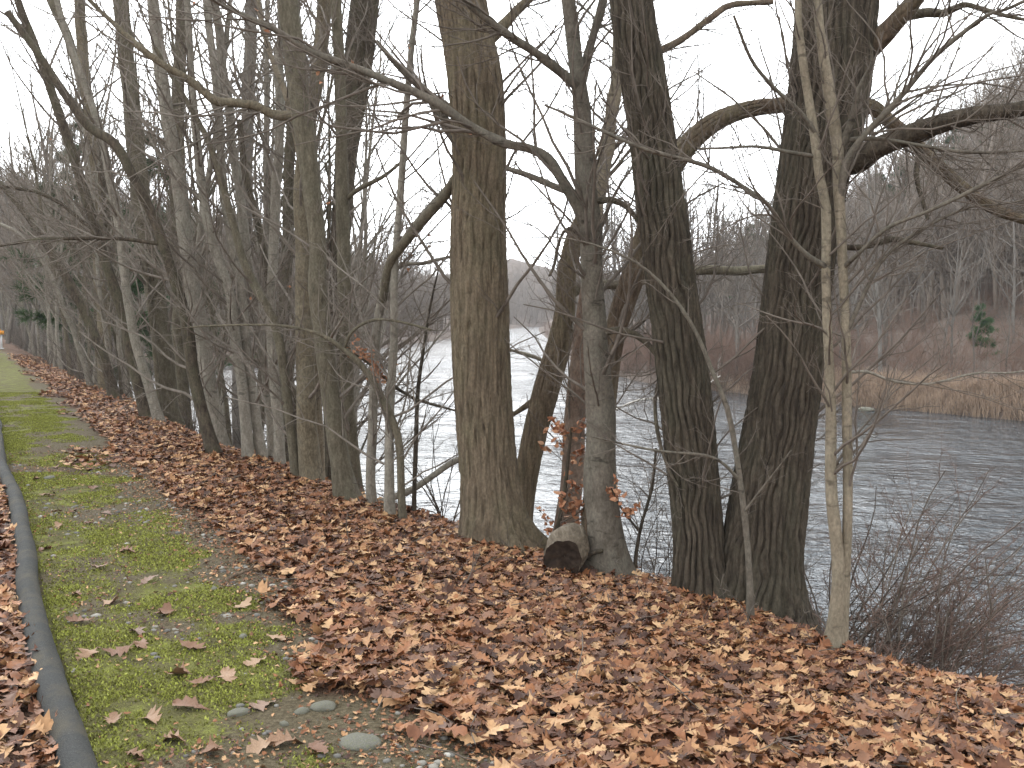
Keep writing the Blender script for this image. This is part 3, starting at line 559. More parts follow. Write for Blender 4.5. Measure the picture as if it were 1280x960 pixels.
# left group: label, mat, stem, limbs, back
LT = [
 ('trunk of tan lichen with a long crooked bough reaching left at mid height', 'lichen_bark', [(390, 606, 30), (386, 560, 26), (383, 500, 24), (379, 400, 22), (378, 300, 20), (378, 220, 20), (386, 150, 18), (399, 80, 18), (408, -10, 17)],
  [[(384, 147, 16), (365, 145, 12), (345, 143, 12), (322, 132, 11), (300, 129, 11), (272, 127, 12), (255, 115, 11), (236, 100, 10), (200, 78, 9), (165, 52, 8), (140, 28, 6), (105, -8, 5), {'tw': 22}]], 0),
 ('stout olive trunk leaning left, right beside the lichen trunk', 'olive_bark', [(434, 632, 32), (428, 590, 26), (419, 530, 24), (408, 450, 24), (400, 380, 23), (396, 310, 21), (389, 220, 23), (378, 140, 25), (367, 60, 26), (358, -10, 26)], [], .1),
 ('straight greenish trunk close to the right of the stout olive trunk', 'olive_bark', [(446, 630, 18), (439, 540, 16), (434, 440, 17), (431, 340, 17), (429, 250, 16), (424, 120, 14), (420, -10, 13)], [[(432, 250, 6), (450, 235, 6), (480, 220, 5), (505, 200, 3)]], .5),
 ('broad sooty trunk with split bark standing farther back, widening toward its top', 'sooty_bark', [(420, 585, 26), (421, 480, 24), (423, 380, 24), (428, 250, 26), (436, 150, 30), (447, 70, 32), (456, -10, 34)], [[(438, 190, 14), (452, 130, 12), (462, 60, 12), (470, -10, 10)]], 2.2),
 ('thin grey stem bending right above the water, first of three left of the largest trunk', 'silver_bark', [(464, 644, 14), (464, 560, 12), (466, 480, 12), (471, 420, 11), (478, 370, 11), (484, 335, 10), (505, 300, 10), (535, 262, 9), (568, 226, 8)], [[(470, 425, 5), (490, 340, 5), (530, 328, 5), (565, 320, 4)]], .3),
 ('tall thin straight grey stem, second of three left of the largest trunk', 'silver_bark', [(488, 656, 14), (485, 590, 12), (486, 510, 11), (493, 420, 10), (493, 340, 9), (500, 240, 9), (508, 120, 8), (522, -10, 7)], [], .1),
 ('stem bowing left in a long arch, third of three left of the largest trunk', 'olive_bark', [(504, 658, 11), (502, 610, 10), (497, 545, 10), (478, 500, 9), (460, 468, 8), (443, 448, 8), (428, 436, 7), (400, 418, 5), (360, 408, 4), (320, 406, 3), (250, 408, 2), (215, 412, 1.5)], [[(430, 436, 4), (440, 415, 4), (465, 402, 4), (500, 402, 3), (540, 412, 3)]], .05),
 ('pale slender stem just behind the lichen trunk with the crooked bough', 'pale_bark', [(401, 612, 11), (402, 560, 10), (398, 500, 9), (393, 420, 9), (388, 300, 8), (366, 150, 7), (335, 60, 6), (320, -10, 6)], [], .7),
 ('olive stem leaning left whose upper half slants across its pale neighbours', 'olive_bark', [(372, 603, 13), (364, 545, 12), (356, 480, 12), (349, 431, 12), (339, 397, 11), (325, 370, 11), (307, 330, 10), (293, 290, 10), (283, 250, 9), (262, 180, 7), (230, 120, 6), (195, 60, 5)], [], .0),
 ('upright silvery stem with knots, next left of the olive stem that slants left', 'silver_bark', [(352, 590, 14), (346, 520, 13), (342, 461, 13), (340, 394, 12), (344, 300, 12), (347, 200, 12), (350, 80, 11), (352, -10, 10)], [], .3),
 ('pale stem with a slight kink above its foot in the middle of the crowded stems', 'silver_bark', [(341, 582, 13), (339, 530, 12), (335, 480, 12), (326, 420, 12), (318, 375, 12), (309, 320, 12), (298, 240, 11), (284, 120, 11), (266, -10, 10)], [], .6),
 ('grey wavy stem left of the kinked pale stem', 'silver_bark', [(327, 581, 14), (323, 540, 13), (318, 500, 13), (309, 450, 12), (305, 420, 12), (300, 356, 12), (289, 300, 12), (279, 220, 11), (270, 110, 10), (258, -10, 9)], [], .2),
 ('grey stem leaning left, leftmost of the tight row of silvery stems', 'silver_bark', [(312, 583, 15), (308, 530, 14), (300, 469, 13), (293, 412, 13), (285, 356, 12), (266, 300, 12), (252, 220, 11), (240, 100, 9), (232, -10, 8)], [], .4),
 ('dark brown trunk that bends far over to the left near the top of the picture', 'sooty_bark', [(268, 572, 19), (257, 535, 16), (246, 490, 15), (237, 431, 15), (227, 382, 14), (216, 345, 13), (203, 300, 13), (185, 255, 13), (165, 215, 12), (145, 180, 12), (112, 158, 11), (82, 118, 10), (50, 72, 9), (8, 15, 8)], [[(206, 305, 6), (160, 300, 5), (110, 298, 5), (50, 300, 4), (-10, 310, 3)]], .0),
 ('thick pale grey trunk behind the dark bending trunk', 'silver_bark', [(279, 570, 19), (270, 520, 18), (261, 470, 18), (251, 412, 18), (240, 356, 19), (232, 300, 18), (222, 220, 17), (206, 120, 16), (196, 40, 15), (190, -10, 14)], [], 1.4),
 ('wide greyish olive trunk farther back at the left, thickest of its row', 'olive_bark', [(211, 532, 26), (206, 450, 25), (196, 380, 24), (186, 320, 23), (172, 210, 22), (160, 90, 20), (150, -10, 18)], [], 1.8),
 ('smooth silvery stem leaning left in front of the wide greyish olive trunk', 'silver_bark', [(199, 531, 13), (184, 480, 12), (169, 424, 12), (157, 356, 11), (150, 300, 11), (139, 230, 10), (118, 140, 9), (90, 60, 8), (70, -10, 7)], [], .0),
 ('dark crooked stem directly left of the smooth silvery leaning stem', 'sooty_bark', [(185, 526, 15), (166, 450, 14), (154, 394, 14), (139, 349, 13), (124, 300, 12), (102, 225, 12), (70, 130, 11), (38, 45, 10), (20, -10, 9)], [[(120, 290, 5), (70, 250, 5), (20, 235, 4), (-20, 230, 3)]], .2),
 ('brown stem arching up to the left edge of the picture', 'sooty_bark', [(143, 500, 14), (132, 457, 13), (116, 412, 13), (94, 367, 12), (71, 326, 11), (45, 285, 9), (15, 245, 8), (-15, 215, 7)], [], .0),
 ('skinny grey stem at the far left of the crowded trees beside the brown arching stem', 'silver_bark', [(113, 486, 8), (98, 430, 7), (80, 385, 7), (63, 345, 6), (45, 315, 5), (20, 290, 5), (-15, 275, 4)], [], .0),
 ('upright brown trunk seen between the brown arching stem and the dark crooked stem', 'lichen_bark', [(134, 500, 17), (131, 440, 17), (128, 380, 16), (122, 300, 15), (114, 180, 14), (103, 60, 13), (98, -10, 12)], [], 3.0),
 ('straight grey trunk behind the tight row of silvery stems', 'far_grey_bark', [(300, 560, 18), (300, 450, 18), (305, 330, 17), (308, 200, 16), (312, 80, 15), (315, -10, 14)], [], 4.0),
 ('dusky straight trunk showing between the dark bending trunk and wide olive trunk', 'olive_bark', [(232, 540, 19), (226, 440, 18), (222, 330, 18), (220, 200, 16), (224, 80, 15), (228, -10, 13)], [], 4.0),
 ('upright mid grey trunk rising behind the upright silvery stem with knots', 'olive_bark', [(356, 585, 15), (352, 480, 15), (358, 330, 14), (362, 200, 13), (366, 90, 12), (372, -10, 11)], [], 3.0),
 ('dim leaning trunk behind the skinny grey stem at the far left', 'olive_bark', [(160, 510, 14), (150, 430, 14), (140, 330, 13), (128, 210, 12), (90, 60, 11), (60, -10, 10)], [], 5.0),
 ('dark stem slanting up to the right behind the olive slanting stem', 'sooty_bark', [(372, 590, 11), (368, 500, 11), (352, 440, 10), (340, 380, 9), (326, 290, 9), (308, 220, 8), (300, 150, 7)], [], 1.5),
]
for lab, mat, stem, limbs, back in LT:
    tree('bare_tree', lab, mat, [stem], limbs, back=back, twigs=(28, 9, 5), tl=.28, u0=.10, up=.05, group=G2, tlmax=2.1, tw=random.choice(['pale_twig', 'pale_twig', 'twig']), thick=.30, leaf=((5, .07) if random.random() < .25 else None))
# fallen limb over the water
def loose(name, label, cat, mat, pts, Y, dY=0, tw=8, group=None, twm='twig'):
    c = spline(px_line(pts, Y, dY), .06); base = c[0, :3]; root = empty(name, base, label, cat, group)
    kn = 1+(vn(np.arange(len(c))*.6, 3.3)-.5)[None, :, None]*.3*np.ones(10)
    mb = MB(); mb.add(*tubes(c[None, :, :3], c[None, :, 3], 10, None, kn)); mb.obj('limb', M[mat], root, origin=base)
    p = resample(c, 12)[None]; m2 = MB(); a, ar = sprout(p[:, :, :3], p[:, :, 3], tw, .1, .98, .8, .35, 6, .2, .06, .55); m2.add(*tubes(a, ar, 6))
    b_, br = sprout(a, ar, 4, .2, .98, .8, .45, 4, .2, .05, .6, .0015); m2.add(*tubes(b_, br, 4)); m2.obj('twigs', M[twm], root, origin=base); return root
loose('fallen_branch', 'bare grey branch slanting up over the water left of the largest trunk', 'branch', 'silver_bark', [(465, 634, 9), (485, 624, 9), (515, 612, 9), (545, 592, 9), (562, 580, 8), (592, 566, 6)], 9.9, .3, 5)
loose('fallen_branch', 'bleached white fallen branch lying in the river beyond the smooth grey trunk', 'branch', 'bleached_wood', [(770, 512, 3), (800, 500, 3), (835, 497, 2.5), (870, 488, 2), (900, 470, 1.5)], 50, 4, 12, None, 'bleached_wood')
loose('fallen_branch', 'grey dead branch leaning from the right bank over the far bend of the river', 'branch', 'olive_bark', [(700, 462, 5), (672, 448, 5), (640, 438, 4), (612, 432, 3)], 26, 0, 8)
loose('twig_on_leaves', 'bent bare twig lying on the leaves near the mossy verge', 'twig', 'brown_bark', [(278, 730, 4), (292, 720, 4), (312, 712, 3), (318, 705, 2)], 6.15, .1, 1)
loose('twig_on_leaves', 'grey twig lying on the leaves below the sawn log', 'twig', 'silver_bark', [(600, 780, 4), (635, 773, 4), (670, 766, 4), (700, 755, 3), (722, 748, 2)], 6.55, .3, 4)
# ------------------------------------------------------------------ log
def log():
    c = plane_hit(707, 722); base = c.copy(); base[2] = h1(c[0], c[1]); root = empty('log', base, 'short weathered grey log with a dark cut end facing the path, lying among leaves', 'log')
    S = 40; n = 26; u = np.linspace(0, 1, n); ax = unit(np.array([.20, .85, .17])); st0 = np.array([c[0]-.02, c[1]-.12, base[2]+.175])
    pts = st0+u[:, None]*ax*.5; r = .142-.02*u+.02*np.sin(u*5)-.03*(u > .9)*(u-.9)*10; th = np.arange(S)*2*math.pi/S
    rg = 1+(fbm(np.cos(th)[None]*2.2, np.sin(th)[None]*2.2, u[:, None]*2, 4)-.5)*.42
    mb = MB(); mb.add(*tubes(pts[None], r[None], S, (0, 0, 1), rg[None]))
    V, f = tubes(pts[None], r[None], S, (0, 0, 1), rg[None]); V = V.reshape(n, S, 3)
    def disc(ring, cen, ins, name, mat, parent):
        K = 6; q = np.linspace(1, 0.02, K)[:, None, None]; v = cen+(ring-cen)[None]*q
        v = v+ax[None, None]*(ins*(1-q)*(1-.0)+(fbm(v[..., 0:1]*30, v[..., 2:3]*30, 1, 3)-.5)*.03*(1-q**6)); i = np.arange(K-1)[:, None]*S; a = np.arange(S)[None]
        m = MB(); m.add(v.reshape(-1, 3), np.stack([i+a, i+(a+1) % S, i+S+(a+1) % S, i+S+a], -1).reshape(-1, 4)); m.obj(name, mat, parent, origin=base)
    mb.obj('body', M['old_log'], root, origin=base)
    disc(V[0], st0, .035, 'cut_end', M['cut_wood'], root); disc(V[-1], pts[-1], .0, 'back_end', M['old_log'], root)
    s2 = at(744, 730, c[1]-.05); s2[2] = h1(s2[0], s2[1])+.04; a2 = unit(np.array([-.75, .5, .28])); p2 = s2+np.linspace(0, 1, 10)[:, None]*a2*.22; m = MB()
    r2 = np.full(10, .055); r2[0] = .03; m.add(*tubes(p2[None], r2[None], 16, (0, 0, 1))); m.add(*tubes(np.stack([s2, s2+a2*.01])[None], np.array([[.001, .03]]), 16, (0, 0, 1)))
    m.obj('branch_stub', M['cut_wood'], root, origin=base)
    s3 = at(733, 695, c[1]+.1); p3 = s3+np.linspace(0, 1, 8)[:, None]*np.array([.17, -.05, .09])+np.array([0, 0, .02])*np.sin(np.linspace(0, 3, 8))[:, None]; m = MB(); m.add(*tubes((p3-np.array([.05, 0, .04]))[None], np.linspace(.022, .014, 8)[None], 10, (0, 1, 0))); m.obj('broken_branch', M['sooty_bark'], root, origin=base)
log()
# ------------------------------------------------------------------ bank shrubs
def shrub(name, label, px, py, Y, ns, lean, hgt, mat='red_twig', group=None, tw=(7, 5, 3), cat='shrub', rad=.008):
    p0 = at(px, py, Y); z = h1(p0[0], p0[1]); base = np.array([p0[0], p0[1], z]); root = empty(name, base, label, cat, group)
    stt = base+np.c_[R.normal(0, .12, (ns, 2)), np.full(ns, -.03)]; dr = np.c_[R.normal(0, .5, (ns, 2))+np.array(lean)[None, :2], R.uniform(.5, 1.1, ns)+lean[2]]
    a = curves(stt, dr, R.uniform(.6, 1.15, ns)*hgt, 10, .10, -.07); ar = R.uniform(.6, 1.2, ns)[:, None]*rad*np.linspace(1, .3, 10)[None]
    m = MB(); m.add(*tubes(a, ar, 6)); m.obj('stems', M['twig'] if mat != 'twig' else M['dark_twig'], root, origin=base); m = MB()
    b_, br = sprout(a, ar, tw[0], .15, .98, .7, .4, 6, .16, .0, .6, .003); m.add(*tubes(b_, br, 4))
    c_, c2 = sprout(b_, br, tw[1], .1, .98, .7, .45, 4, .18, 0, .7, .0022); m.add(*tubes(c_, c2, 3))
    if tw[2]:
        d_, d2 = sprout(c_, c2, tw[2], .1, .98, .7, .5, 3, .18, 0, .8, .0013); m.add(*tubes(d_, d2, 3))
    m.obj('twigs', M[mat], root, origin=base); return root
SB = 'arching shrubs on the bank below the right hand trees'
shrub('shrub', 'tangled arching shrub right of the pale pair of stems, hanging toward the water', 1080, 822, 7.7, 34, (.5, .1, .35), 2.3, group=SB, rad=.011, tw=(9, 6, 3))
shrub('shrub', 'rightmost reddish shrub on the bank with drooping tips over the water', 1150, 850, 7.2, 30, (.5, .1, .2), 1.9, group=SB, rad=.011, tw=(9, 6, 3))
shrub('shrub', 'dark thicket showing between double trunk and pale pair of stems', 1015, 800, 8.0, 22, (.2, .2, .4), 1.8, 'twig', group=SB, rad=.010, tw=(8, 5, 3))
shrub('shrub', 'fine reddish seedling bush at the foot of the pale pair of stems', 1078, 838, 6.2, 12, (.1, -.1, .2), .5, group=SB, rad=.005, tw=(6, 3, 2))
shrub('shrub', 'thin dark brush at the water edge between the smooth grey trunk and double trunk', 815, 728, 9.2, 14, (-.1, .2, .5), 1.7, 'twig', group=SB)
shrub('shrub', 'wispy upright brush at the left foot of the largest trunk', 560, 662, 10.0, 10, (-.1, .1, .8), 1.4, 'twig', group=SB, tw=(4, 3, 2))
WD = 'dry weed stalks standing in the leaf litter'
for px, py, lab in [(575, 735, 'lone pale weed stalk in the leaves below the largest trunk'), (430, 625, 'dry weed stalk by the foot of the stout olive trunk'), (400, 615, 'dark weed stems at the leaf edge left of the lichen trunk'),
                    (960, 800, 'bleached weed stalks at the right foot of the double trunk'), (820, 790, 'weed stalk leaning in open leaves left of the double trunk'), (885, 752, 'straw weed clump in front of the fork of the double trunk'), (160, 545, 'dark seedling stems in leaves near the far verge edge'), (640, 690, 'straw stalks leaning over the right root of the largest trunk'), (740, 760, 'thin stalks beside the sawn log')]:
    h = plane_hit(px, py); shrub('dry_weed', lab, px, py, h[1], 4, (.1, 0, .6), .42*max(1, h[1]/8), 'twig', WD, (3, 2, 0), 'weed', .0035)
# ------------------------------------------------------------------ procedural bare trees
def proto(seed, H, r0, spread, dense, mat, lean=0.0, rm=1.0):
    global R
    keep = R; R = np.random.default_rng(seed)
    tr = curves(np.array([[0, 0, -.3]]), np.array([[lean, R.normal()*.06, 1]]), np.array([H]), 16, .055, .05)
    rr = r0*np.linspace(1, .12, 16)[None]**.9; trunk = MB(); trunk.add(*tubes(tr, rr, 8)); crown = MB()
    a, ar = sprout(tr, rr, dense[0], .22, .97, spread, .42, 7, .13, .07, .55, .012*rm, lr=.022 if rm >= 1 else .013); trunk.add(*tubes(a, ar, 5))
    b_, br = sprout(a, ar, dense[1], .12, .98, .75, .42, 5, .16, .06, .55, .007*rm, lr=.022 if rm >= 1 else .012); crown.add(*tubes(b_, br, 3))
    c_, c2 = sprout(b_, br, dense[2], .1, .98, .7, .5, 4, .17, .03, .6, .0045*rm, lr=.022 if rm >= 1 else .012); crown.add(*tubes(c_, c2, 3))
    if len(dense) > 3:
        d_, d2 = sprout(c_, c2, dense[3], .1, .98, .7, .55, 3, .17, .0, .7, .0035*min(rm, 1), lr=.022 if rm >= 1 else .012); crown.add(*tubes(d_, d2, 3))
    R = keep
    return trunk, crown
PT = []
for i, (H, r0, sp, dn, mt) in enumerate([(15, .17, .8, (18, 7, 6, 4), 'far_bark'), (13, .13, .7, (16, 7, 6, 4), 'far_grey_bark'), (17, .2, .95, (20, 6, 6, 3), 'far_bark'), (11, .10, .75, (16, 6, 5, 3), 'far_grey_bark'), (9, .07, .8, (14, 5, 5, 3), 'far_bark'), (10, .075, .65, (20, 7, 6, 3), 'silver_bark'), (9, .06, .6, (20, 7, 6, 3), 'olive_bark')]):
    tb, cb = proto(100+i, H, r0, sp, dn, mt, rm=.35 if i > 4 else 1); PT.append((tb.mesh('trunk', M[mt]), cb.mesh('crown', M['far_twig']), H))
def put_tree(i, x, y, sc, label, group, tilt=(0, 0), name='bare_tree'):
    tm, cm, H = PT[i]; z = h1(x, y); o = empty(name, (x, y, z), label, 'tree', group); o.scale = (sc*random.uniform(.85, 1.15),)*2+(sc,); o.rotation_euler = (tilt[0], tilt[1], random.uniform(0, 6.28))
    for nm, me in (('trunk', tm), ('crown', cm)): link(D.objects.new(nm, me), o)
    return o
# along the near bank beyond the traced trees
for q in range(62):
    s = 17+(q/62)**1.35*105+random.uniform(-1, 1); t = float(crest(s))+random.choice([.2, .6, 1.2, 2.4, 3.6, 5])*random.uniform(.5, 1.1)
    x, y = xy(s, t); put_tree(random.choice([0, 1, 3, 5, 6, 5]) if s > 40 else random.choice([5, 6]), x, y, random.uniform(.8, 1.1), 'bare grey tree in the distant row along the near bank above the verge', 'bare trees in the far row on the near bank', (random.uniform(-.08, .08), random.uniform(-.2, .02)))
for q in range(30):
    s = random.uniform(10.5, 21); t = float(crest(s))+random.uniform(.8, 4.0); x, y = xy(s, t)
    if 640+F*x/y > 400: continue
    put_tree(random.choice([5, 6]), x, y, random.uniform(.8, 1.1), 'thin bare tree low on the bank slope behind the crowded left trunks', 'thin bare trees low on the bank slope', (random.uniform(-.08, .08), random.uniform(-.15, .05)))
for q in range(60):
    s = random.uniform(48, 150); t = float(crest(s))+random.uniform(-.3, 14); x, y = xy(s, t); z = h1(x, y)
    if z < WZ-.2: continue
    put_tree(random.choice([0, 1, 3, 4, 4]), x, y, random.uniform(.7, .95), 'bare grey tree in the distant row along the near bank above the verge', 'bare trees in the far row on the near bank', (random.uniform(-.08, .08), random.uniform(-.2, .02)))
# far bank
n = 0; tries = 0; POS = []
while n < 150 and tries < 40000:
    tries += 1; az = random.uniform(-.36, .56); Y = random.uniform(40, 190); X = az*Y
    dr, dl = shore(np.array([X]), np.array([Y])); sd = max(dr[0], dl[0])
    lim = 40 if dr[0] > dl[0] else 22
    if not (3.5 < sd < lim) or any((X-a)**2+(Y-b)**2 < (1.6+.01*Y)**2 for a, b in POS): continue
    POS.append((X, Y)); n += 1
    right = dr[0] > dl[0]
    put_tree(random.choice([0, 1, 2, 3, 4]), X, Y, random.uniform(.75, 1.1), 'bare grey brown tree in the wood on the far right bank across the river' if right else 'bare tree on the distant left bank at the river bend',
             'bare trees on the far right bank' if right else 'bare trees on the distant left bank', (random.uniform(-.06, .06), random.uniform(-.06, .06)))
n = 0
while n < 75:
    az = random.uniform(.015, .24); Y = random.uniform(62, 210); X = az*Y; dr, dl = shore(np.array([X]), np.array([Y]))
    if not (.8 < dr[0] < 16) or any((X-a)**2+(Y-b)**2 < 1.5**2 for a, b in POS): continue
    POS.append((X, Y)); n += 1
    put_tree(random.choice([0, 1, 2, 3, 4]), X, Y, random.uniform(.9, 1.4), 'bare brownish tree crowding the point of the far right bank at the river bend', 'bare trees on the point at the river bend', (random.uniform(-.06, .06), random.uniform(-.12, .06)))
# the wood on the hills: too far and too many to count
def wood():
    col = D.collections.new('wood_kinds')                            # tree kinds repeated over the hills
    for i, (H, r0, rm) in enumerate([(15, .2, 1), (13, .15, 1), (17, .2, 1), (11, .13, 1), (15, .2, 2), (13, .15, 2), (17, .2, 2)]):
        a, b = proto(300+i, H, r0, .8, (16, 6, 6, 3), None, rm=rm); a.add(np.concatenate(b.v), np.concatenate(b.f))
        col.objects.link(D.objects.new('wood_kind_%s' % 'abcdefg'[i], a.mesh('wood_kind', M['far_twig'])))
    n = 90000; A_ = R.uniform(-.6, .66, n); YY = 58*(680/58)**R.random(n); XX = A_*YY
    XX = np.r_[XX, R.uniform(-90, 60, 1600), R.uniform(-80, 10, 1600)]; YY = np.r_[YY, R.uniform(440, 680, 1600), R.uniform(105, 290, 1600)]
    dr, dl = shore(XX, YY); sd = np.maximum(dr, dl); ok = (sd > np.where(dr > dl, 26, 3)) & (sd < 190)
    ok[:n] &= np.cumsum(ok[:n]) <= 3000
    ok[n:] &= sd[n:] < 70
    XX, YY = XX[ok], YY[ok]; m = len(XX); kind = np.where(YY < 130, R.integers(0, 4, m), R.integers(4, 7, m))
    me = D.meshes.new('hillside_wood'); me.vertices.add(m); me.vertices.foreach_set('co', np.stack([XX, YY, height(XX, YY)], -1).astype(np.float32).ravel())
    for nm, ty, val in (('kind', 'INT', kind.astype(np.int32)), ('size', 'FLOAT', R.uniform(.75, 1.15, m).astype(np.float32)), ('turn', 'FLOAT', R.uniform(0, 6.28, m).astype(np.float32))):
        me.attributes.new(nm, ty, 'POINT').data.foreach_set('value', val)
    o = link(D.objects.new('hillside_wood', me)); tag(o, kind='stuff'); g = D.node_groups.new('wood_spread', 'GeometryNodeTree')
    g.interface.new_socket('Geometry', in_out='INPUT', socket_type='NodeSocketGeometry'); g.interface.new_socket('Geometry', in_out='OUTPUT', socket_type='NodeSocketGeometry')
    N = g.nodes; gi, go = N.new('NodeGroupInput'), N.new('NodeGroupOutput'); ip = N.new('GeometryNodeInstanceOnPoints'); ci = N.new('GeometryNodeCollectionInfo')
    ci.inputs['Collection'].default_value = col; ci.inputs['Separate Children'].default_value = True; ci.inputs['Reset Children'].default_value = True; ip.inputs['Pick Instance'].default_value = True
    def na(nm, ty): q = N.new('GeometryNodeInputNamedAttribute'); q.data_type = ty; q.inputs['Name'].default_value = nm; return q.outputs['Attribute']
    cx = N.new('ShaderNodeCombineXYZ'); L = g.links.new; L(na('turn', 'FLOAT'), cx.inputs[2]); L(gi.outputs[0], ip.inputs['Points']); L(ci.outputs[0], ip.inputs['Instance'])
    L(na('kind', 'INT'), ip.inputs['Instance Index']); L(cx.outputs[0], ip.inputs['Rotation']); L(na('size', 'FLOAT'), ip.inputs['Scale']); L(ip.outputs[0], go.inputs[0])
    o.modifiers.new('wood_spread', 'NODES').node_group = g
wood()
# ------------------------------------------------------------------ conifers
def conifer(seed, H, dens=1.0, low=.15, nl=.16):
    g = np.random.default_rng(seed); tr = np.zeros((1, 8, 3)); tr[0, :, 2] = np.linspace(-.3, H, 8); tr[0, :, :2] = g.normal(0, .04, (8, 2)); rr = .013*H*np.linspace(1, .1, 8)[None]
    trunk = MB(); trunk.add(*tubes(tr, rr, 8)); n = int(60*dens); u = g.uniform(low, .98, n); L = (1-u)**.8*H*.27*g.uniform(.55, 1.2, n)+.25; a = g.uniform(0, 6.28, n)
    bp = curves(np.c_[np.zeros((n, 2)), u*H], np.c_[np.cos(a), np.sin(a), g.uniform(-.1, .35, n)], L, 7, .06, .02); br = np.maximum(.012*L, .01)[:, None]*np.linspace(1, .3, 7)[None]; trunk.add(*tubes(bp, br, 4))
    sp, sr = sprout(bp, br, 9, .25, 1, .7, .35, 4, .1, .02); m = int(26000*dens); i = g.integers(0, len(sp), m); j = g.integers(0, 3, m); w = g.random(m)[:, None]
    pos = sp[i, j]*(1-w)+sp[i, j+1]*w; d = unit(unit(sp[i, j+1]-sp[i, j])*.7+g.normal(size=(m, 3))*.6)*nl*g.uniform(.6, 1.3, m)[:, None]; sd = unit(np.cross(d, g.normal(size=(m, 3))))*.012
    V = np.stack([pos-sd, pos+sd, pos+d+sd*.4, pos+d-sd*.4], 1); crown = MB(); crown.add(V, np.arange(m*4).reshape(-1, 4)); return trunk, crown
CT_, CC_ = conifer(7, 13, 1.0, .22, .3)
CTm, CCm = CT_.mesh('trunk', M['far_bark']), CC_.mesh('crown', M['needle'], False)
def put_pine(x, y, sc, label, group=None, z=None):
    o = empty('pine_tree', (x, y, h1(x, y) if z is None else z), label, 'tree', group); o.scale = (sc*1.1, sc*1.1, sc); o.rotation_euler = (0, 0, random.uniform(0, 6.28))
    for nm, me in (('trunk', CTm), ('crown', CCm)): link(D.objects.new(nm, me), o)
for s, t, sc, lab in [(34, 4.0, .75, 'dark green pine behind the crowded left trunks, nearest of the left pines'), (44, 2.5, .8, 'dark green pine beside the far end of the verge at the left edge'), (58, 5, .9, 'most distant green pine among the bare trees at the left')]:
    x, y = xy(s, t); put_pine(x, y, sc, lab, 'pines on the near bank')
for px, Y, sc in [(935, 150, 1.15), (950, 165, 1.2), (1125, 120, 1.1), (1150, 130, 1.2), (1095, 125, 1.1), (1185, 128, 1.1), (890, 190, 1.1), (1240, 120, 1.1)]:
    x = (px-640)/F*Y; put_pine(x, Y, sc, 'dark evergreen showing among the bare trees near the ridge of the right hill', 'evergreens on the right hill')
tt, cc = conifer(21, 3.4, .55, .05, .2); x = (1226-640)/F*66; bz = h1(x, 66); o = empty('evergreen_bush', (x, 66, bz), 'small bright green evergreen standing alone in the far bank wood behind the reeds', 'bush')
tt.obj('trunk', M['far_bark'], o); cc.obj('crown', M['bright_needle'], o, smooth=False)
# ------------------------------------------------------------------ reeds and brush on the far bank
def reeds():
    n = 26000; px = R.uniform(860, 1420, n); pts = np.array(RSH[2:9]); seg = R.random(n)
    az = (px-640)/F; L = np.array(RSH); ord_ = np.argsort(L[:10, 0]/L[:10, 1]*(L[:10, 1] > 5)); 
    q = [(a/b, a, b) for a, b in RSH if b > 5 and a/b > .1]; q.sort(); qa = np.array(q)
    X = np.interp(az, qa[:, 0], qa[:, 1]); Y = np.interp(az, qa[:, 0], qa[:, 2]); dd = R.uniform(.1, 6, n)*R.uniform(.3, 1, n); X = X+dd*.75; Y = Y+dd*.66
    keep = R.random(n) < np.clip(.25+.9*vn(X*.5, Y*.5, 2), 0, 1); X, Y = X[keep], Y[keep]; n = len(X); Z = height(X, Y)
    h = R.uniform(.3, .85, n)*(.45+.8*vn(X*.35, Y*.35, 5)); lean = R.normal(0, .22, (n, 2))*h[:, None]; w = .012
    a = R.uniform(0, 3.14, n); dx, dy = np.cos(a)*w, np.sin(a)*w
    V = np.stack([np.stack([X-dx, Y-dy, Z], -1), np.stack([X+dx, Y+dy, Z], -1), np.stack([X+lean[:, 0]+dx, Y+lean[:, 1]+dy, Z+h], -1), np.stack([X+lean[:, 0]-dx, Y+lean[:, 1]-dy, Z+h], -1)], 1)
    mb = MB(); mb.add(V, np.arange(n*4).reshape(-1, 4)); tag(mb.obj('reeds', M['reed'], smooth=False), kind='stuff')
reeds()
